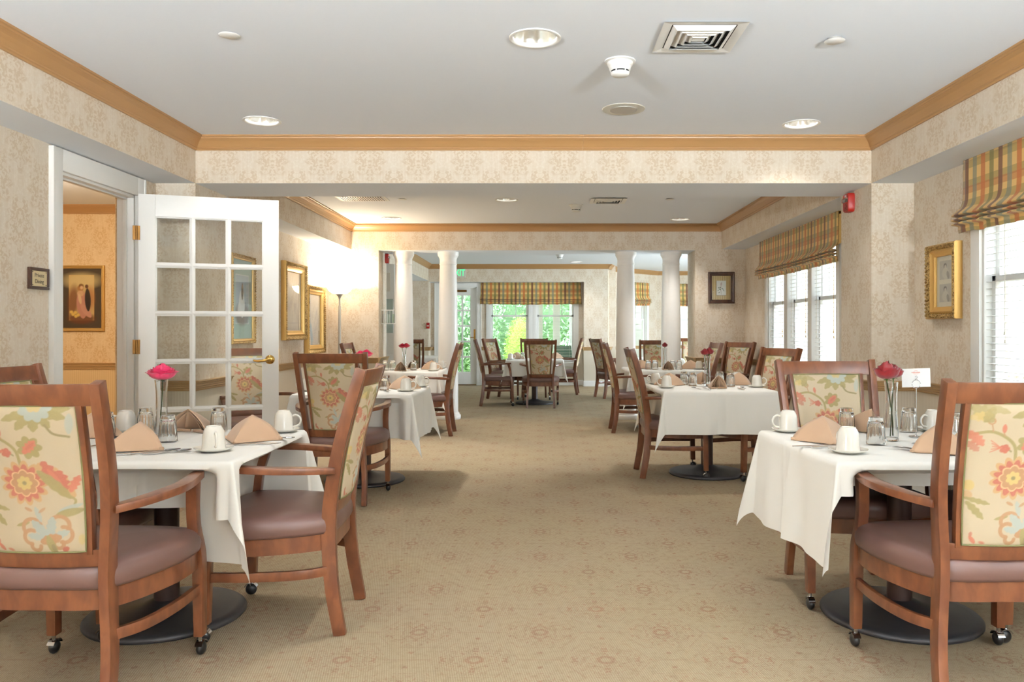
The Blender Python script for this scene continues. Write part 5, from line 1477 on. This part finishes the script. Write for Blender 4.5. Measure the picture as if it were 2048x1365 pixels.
# number card on its wire stand
x, y = at(B, .165, .19)
t = thing('table_number_stand', 'white card with orange logo in a wire stand topped by numeral 2', 'table number', (x, y, TZ), math.radians(-4))
MB().lathe([(0, 0), (.032, 0), (.032, .003), (.006, .006), (.003, .010)], n=24).build('base', M_chrome, t, smooth=True)
MB().tube([(0, 0, .006), (0, 0, .225)], .0016, 8).build('stem', M_chrome, t, smooth=True)
ring = MB().tube([(.019 * math.sin(a), 0, .244 - .019 * math.cos(a)) for a in np.linspace(0, 2 * PI, 25)], .0013, 6); ring.tube([(.019 * math.sin(a), .004, .244 - .019 * math.cos(a)) for a in np.linspace(0, 2 * PI, 25)], .0013, 6)
ring.build('clip_ring', M_chrome, t, smooth=True)
MB().tube(smooth_path([(-.006, -.001, .276), (-.004, -.001, .280), (0, -.001, .282), (.005, -.001, .279), (.005, -.001, .275), (.0, -.001, .269), (-.006, -.001, .264), (.007, -.001, .264)], 4), .0012, 6).build('numeral', M_chrome, t, smooth=True)
Mc = basis((0, .002, .272), (1, 0, 0), (0, 0, 1), (0, -1, 0)) @ Matrix.Rotation(.03, 4, 'Z')
card = MB().box(-.064, .064, -.042, .044, 0, .0006, Mc).build('card', M_paper, t)
lg = text_mb('Bluebird', .0125, Mc @ Matrix.Translation((0, .017, .0008)), .0001) if False else MB()
for k in range(7): lg.box(-.019 + k * .0056, -.0155 + k * .0056, .0225, .0275, .0006, .0009, Mc)
lg.tube([tuple(Mc @ Vector((.009 * math.cos(a), .030 + .004 * math.sin(a), .0008))) for a in np.linspace(.2, PI - .2, 9)], .0006, 4)
lg.tube([tuple(Mc @ Vector((.012 * math.cos(a), .0205 - .002 * math.sin(a), .0008))) for a in np.linspace(.2, PI - .2, 9)], .0005, 4)
lg.build('logo', M_orange, card)

# ================================================================== OUTSIDE
g = MB().quad([(-40, -40, -.25), (45, -40, -.25), (45, 60, -.25), (-40, 60, -.25)]).build('ground', M_lawn); tag(g, kind='structure')
pv = MB().box(XR + .17, 7.5, -8, 11.1, -.24, -.12).box(-3.5, 3.2, 17.85, 20.2, -.24, -.06).box(-8, 8, -9, Y0 - .3, -.24, -.14).build('path', M_patio); tag(pv, kind='structure')
# neighbouring wing with vertical white boards, beyond the side windows
m = MB(); m.box(7.2, 7.35, -9, 11.0, -.2, 4.2)
y = -9.0
while y < 11: m.box(7.16, 7.2, y, y + .05, -.2, 4.2); y += .32
w_ = m.build('neighbouring_wing', M_siding); tag(w_, 'white boarded wall of the neighbouring wing outside the windows', 'building')
m = MB()
for k in range(7): yy = 1.5 + k * 1.4; m.box(4.6, 4.72, yy, yy + .12, -.12, 2.6)
m.box(4.6, 4.72, 1.4, 10.1, 2.6, 2.75); m.box(4.63, 4.69, 1.4, 10.1, .8, .88)
y = 1.5
while y < 10: m.box(4.645, 4.675, y, y + .035, 0.0, .82); y += .14
tag(m.build('porch_railing', M_siding), 'white porch posts and railing outside the side windows', 'railing')
for x, lb in ((-.02, 'white porch post outside the garden window, the slimmer view'), (.42, 'white porch post in the middle of the garden window')):
    t = thing('porch_post', lb, 'post', (x, 20.0, -.06)); MB().box(-.09, .09, -.09, .09, 0, 2.75).build('shaft', M_siding, t, bevel=.01); MB().box(-.12, .12, -.12, .12, 0, .2).build('plinth', M_siding, t, bevel=.01)
m = MB(); m.box(.78, 4.2, 20.6, 20.75, -.2, 3.0)
for k in range(20): m.box(.78, 4.2, 20.585, 20.6, -.1 + k * .15, .03 + k * .15)
tag(m.build('porch_siding', M_siding), 'white lapped siding of the porch seen through the garden window', 'building')
tag(MB().box(-1.0, 2.0, 17.85, 20.3, 2.72, 2.8).build('porch_roof', M_siding), kind='structure')
t = thing('patio_chair', 'dark green folded patio chair outside the garden window', 'chair', (.62, 18.9, -.06), .3)
MG = simple('green_patio_metal', (60, 100, 84), .5)
MB().box(-.22, .22, -.01, .02, .35, .95, Matrix.Rotation(-.25, 4, 'X')).build('backrest', MG, t); MB().box(-.22, .22, -.40, .05, .40, .43).build('seat', MG, t)
for sx in (-.2, .2):
    for sy in (-.36, .02): MB().box(sx - .015, sx + .015, sy - .015, sy + .015, 0, .40).build('leg', MG, t)

def foliage(name, label, cat, c, rad, n, size, mat, seed=0, trunk=0.0, core=(60, 92, 44), long=1.0, up=0.0):
    r = random.Random(seed); t = thing(name, label, cat, (c[0], c[1], -.25)); m = MB()
    for _ in range(n):
        while True:
            v = Vector((r.uniform(-1, 1), r.uniform(-1, 1), r.uniform(-1, 1)))
            if .1 < v.length < 1: break
        v = v.normalized() * r.uniform(.80, 1.03) * (1 + .12 * mnoise.noise(v * 2.5 + Vector((seed, 0, 0))))
        p = Vector((v.x * rad[0], v.y * rad[1], c[2] + .25 + v.z * rad[2]))
        a = Vector((r.gauss(0, 1), r.gauss(0, 1), r.gauss(0, 1) + up)).normalized(); b = a.cross(Vector((r.gauss(0, 1), r.gauss(0, 1), r.gauss(0, 1)))).normalized()
        s = size * r.uniform(.6, 1.3); a *= s * long; b *= s * .4
        m.quad([p - a, p + b, p + a, p - b])
    m.build('foliage', mat, t)
    k = MB(); rows = []
    for i in range(11):
        th = PI * i / 10
        rows.append([(rad[0] * .84 * math.sin(th) * math.cos(2 * PI * j / 18), rad[1] * .84 * math.sin(th) * math.sin(2 * PI * j / 18), c[2] + .25 + rad[2] * .84 * math.cos(th)) for j in range(18)])
    k.grid(rows, closed_v=True); k.build('inner_growth', simple('inner_leaf', core, .9), t, smooth=True)
    if trunk: MB().tube([(0, 0, 0), (.05, .03, c[2] * .6), (0, 0, c[2])], [trunk, trunk * .8, trunk * .5], 10).build('trunk', M_bark, t, smooth=True)
    return t
foliage('clipped_hedge', 'bright green clipped hedge outside the garden window', 'hedge', (-.50, 21.5, .50), (.48, .6, 1.15), 9000, .022, M_leafA, 1, core=(150, 186, 76))
foliage('low_hedge', 'green hedge outside the bay window beyond the columns', 'hedge', (5.3, 23.5, .5), (2.6, .7, .75), 9000, .035, M_leafA, 2, core=(140, 176, 70))
foliage('bamboo_clump', 'pale green bamboo clump behind the garden door glass', 'bamboo', (-2.9, 22.5, 1.6), (1.7, 1.0, 2.2), 16000, .055, M_leafC, 3, core=(124, 160, 122), long=1.5, up=1.0)
foliage('leafy_tree', 'leafy tree standing behind the clipped hedge', 'tree', (-.9, 26.5, 2.6), (2.6, 1.6, 3.2), 16000, .07, M_leafB, 4, trunk=.16, core=(118, 152, 112))
foliage('leafy_tree', 'leafy tree beyond the white porch posts', 'tree', (4.1, 29, 2.6), (2.5, 1.6, 3.0), 10000, .08, M_leafB, 5, trunk=.16, core=(118, 152, 112))
foliage('leafy_tree', 'leafy tree beyond the bay window hedge', 'tree', (9.4, 27, 2.8), (2.7, 1.6, 3.2), 10000, .08, M_leafB, 6, trunk=.16, core=(118, 152, 112))
foliage('leafy_tree', 'leafy tree far behind the bamboo', 'tree', (-6.2, 27, 2.8), (2.7, 1.6, 3.4), 10000, .08, M_leafB, 7, trunk=.16, core=(118, 152, 112))

# ================================================================== LIGHT
w = bpy.data.worlds.new('sky'); SC.world = w; w.use_nodes = True; nt = w.node_tree; bg = nt.nodes['Background']
E.nt = nt
tc = nt.nodes.new('ShaderNodeTexCoord'); sp = nt.nodes.new('ShaderNodeSeparateXYZ'); nt.links.new(tc.outputs['Generated'], sp.inputs[0])
nt.links.new(mixc(sstep(E(sp.outputs[2]), -.1, .6), (.95, .97, 1.0, 1), (.74, .87, 1.0, 1)), bg.inputs[0])
SKY = 5.5
bg.inputs[1].default_value = SKY
s = bpy.data.lights.new('sun', 'SUN'); s.energy = 3.0; s.angle = .01; s.color = (1, .95, .86)
so = bpy.data.objects.new('sun', s); COL.objects.link(so); so.rotation_euler = Vector((.42, .30, -1.0)).to_track_quat('-Z', 'Y').to_euler()
def fill_or_portal(loc, d, sx, sy, power, col=(.78, .89, 1.0)):
    """window daylight entering the room"""
    L = bpy.data.lights.new('window_daylight', 'AREA'); L.shape = 'RECTANGLE'; L.size = sx; L.size_y = sy; L.energy = power; L.color = col
    o = bpy.data.objects.new('window_daylight', L); COL.objects.link(o); o.location = loc
    o.rotation_euler = Vector(d).to_track_quat('-Z', 'Y').to_euler()
    if power == 0: L.cycles.is_portal = True; L.energy = 1; o.name = 'window_portal'
    return o
fill_or_portal((XR + .30, 3.8, 1.4), (-1, 0, 0), 2.3, 1.6, 0); fill_or_portal((XR + .30, .75, 1.4), (-1, 0, 0), 2.6, 1.6, 0); fill_or_portal((XR + .30, 8.5, 1.4), (-1, 0, 0), 2.2, 1.6, 0)
fill_or_portal((XL - .45, -1.8, 1.1), (1, .15, .35), 2.1, 1.7, 60); fill_or_portal((2.3, Y0 - .4, 1.1), (0, 1, .35), .8, 1.9, 35)  # fill lamps added outside the unseen windows to brighten the front room
fill_or_portal((-.2, YE + .4, 1.3), (0, -1, 0), 2.0, 1.6, 0); fill_or_portal((7.2, 13.9, 1.0), (-1, 0, .8), 2.5, 1.6, 430)  # garden portal, then an out-of-view fill lamp added to brighten the far room
torchiere(-2.45, -.9, 'torchiere floor lamp at the entrance end, doorway side', 1000, (.88, .94, 1)); torchiere(2.35, -1.0, 'torchiere floor lamp at the entrance end, window side', 1000, (.88, .94, 1))  # unseen lamps added behind the camera to lift the ceiling brightness
p = bpy.data.lights.new('private_room_lamp', 'POINT'); p.energy = 72; p.color = (1, .82, .60); p.shadow_soft_size = .15
po = bpy.data.objects.new('private_room_lamp', p); COL.objects.link(po); po.location = (-5.0, 6.6, 2.35)

# ================================================================== CAMERA
cam = bpy.data.cameras.new('camera'); co = bpy.data.objects.new('camera', cam); COL.objects.link(co)
co.location = (0, 0, 1.25); co.rotation_euler = (PI / 2, 0, 0)
cam.sensor_width = 36; cam.lens = 1570 / 2048 * 36
cam.shift_x = -56 / 2048; cam.shift_y = -22.5 / 2048
cam.clip_start = .05; cam.clip_end = 200
SC.camera = co
SC.view_settings.view_transform = 'Standard'; SC.view_settings.look = 'None'; SC.view_settings.gamma = 1; SC.view_settings.use_curve_mapping = False
SC.view_settings.exposure = 0.9
SC.cycles.use_denoising = True
SC.cycles.use_adaptive_sampling = True; SC.cycles.adaptive_threshold = .04
SC.cycles.max_bounces = 9; SC.cycles.diffuse_bounces = 4; SC.cycles.transmission_bounces = 8; SC.cycles.transparent_max_bounces = 16; SC.cycles.glossy_bounces = 4
SC.cycles.sample_clamp_indirect = 6
SC.cycles.caustics_reflective = False; SC.cycles.caustics_refractive = False
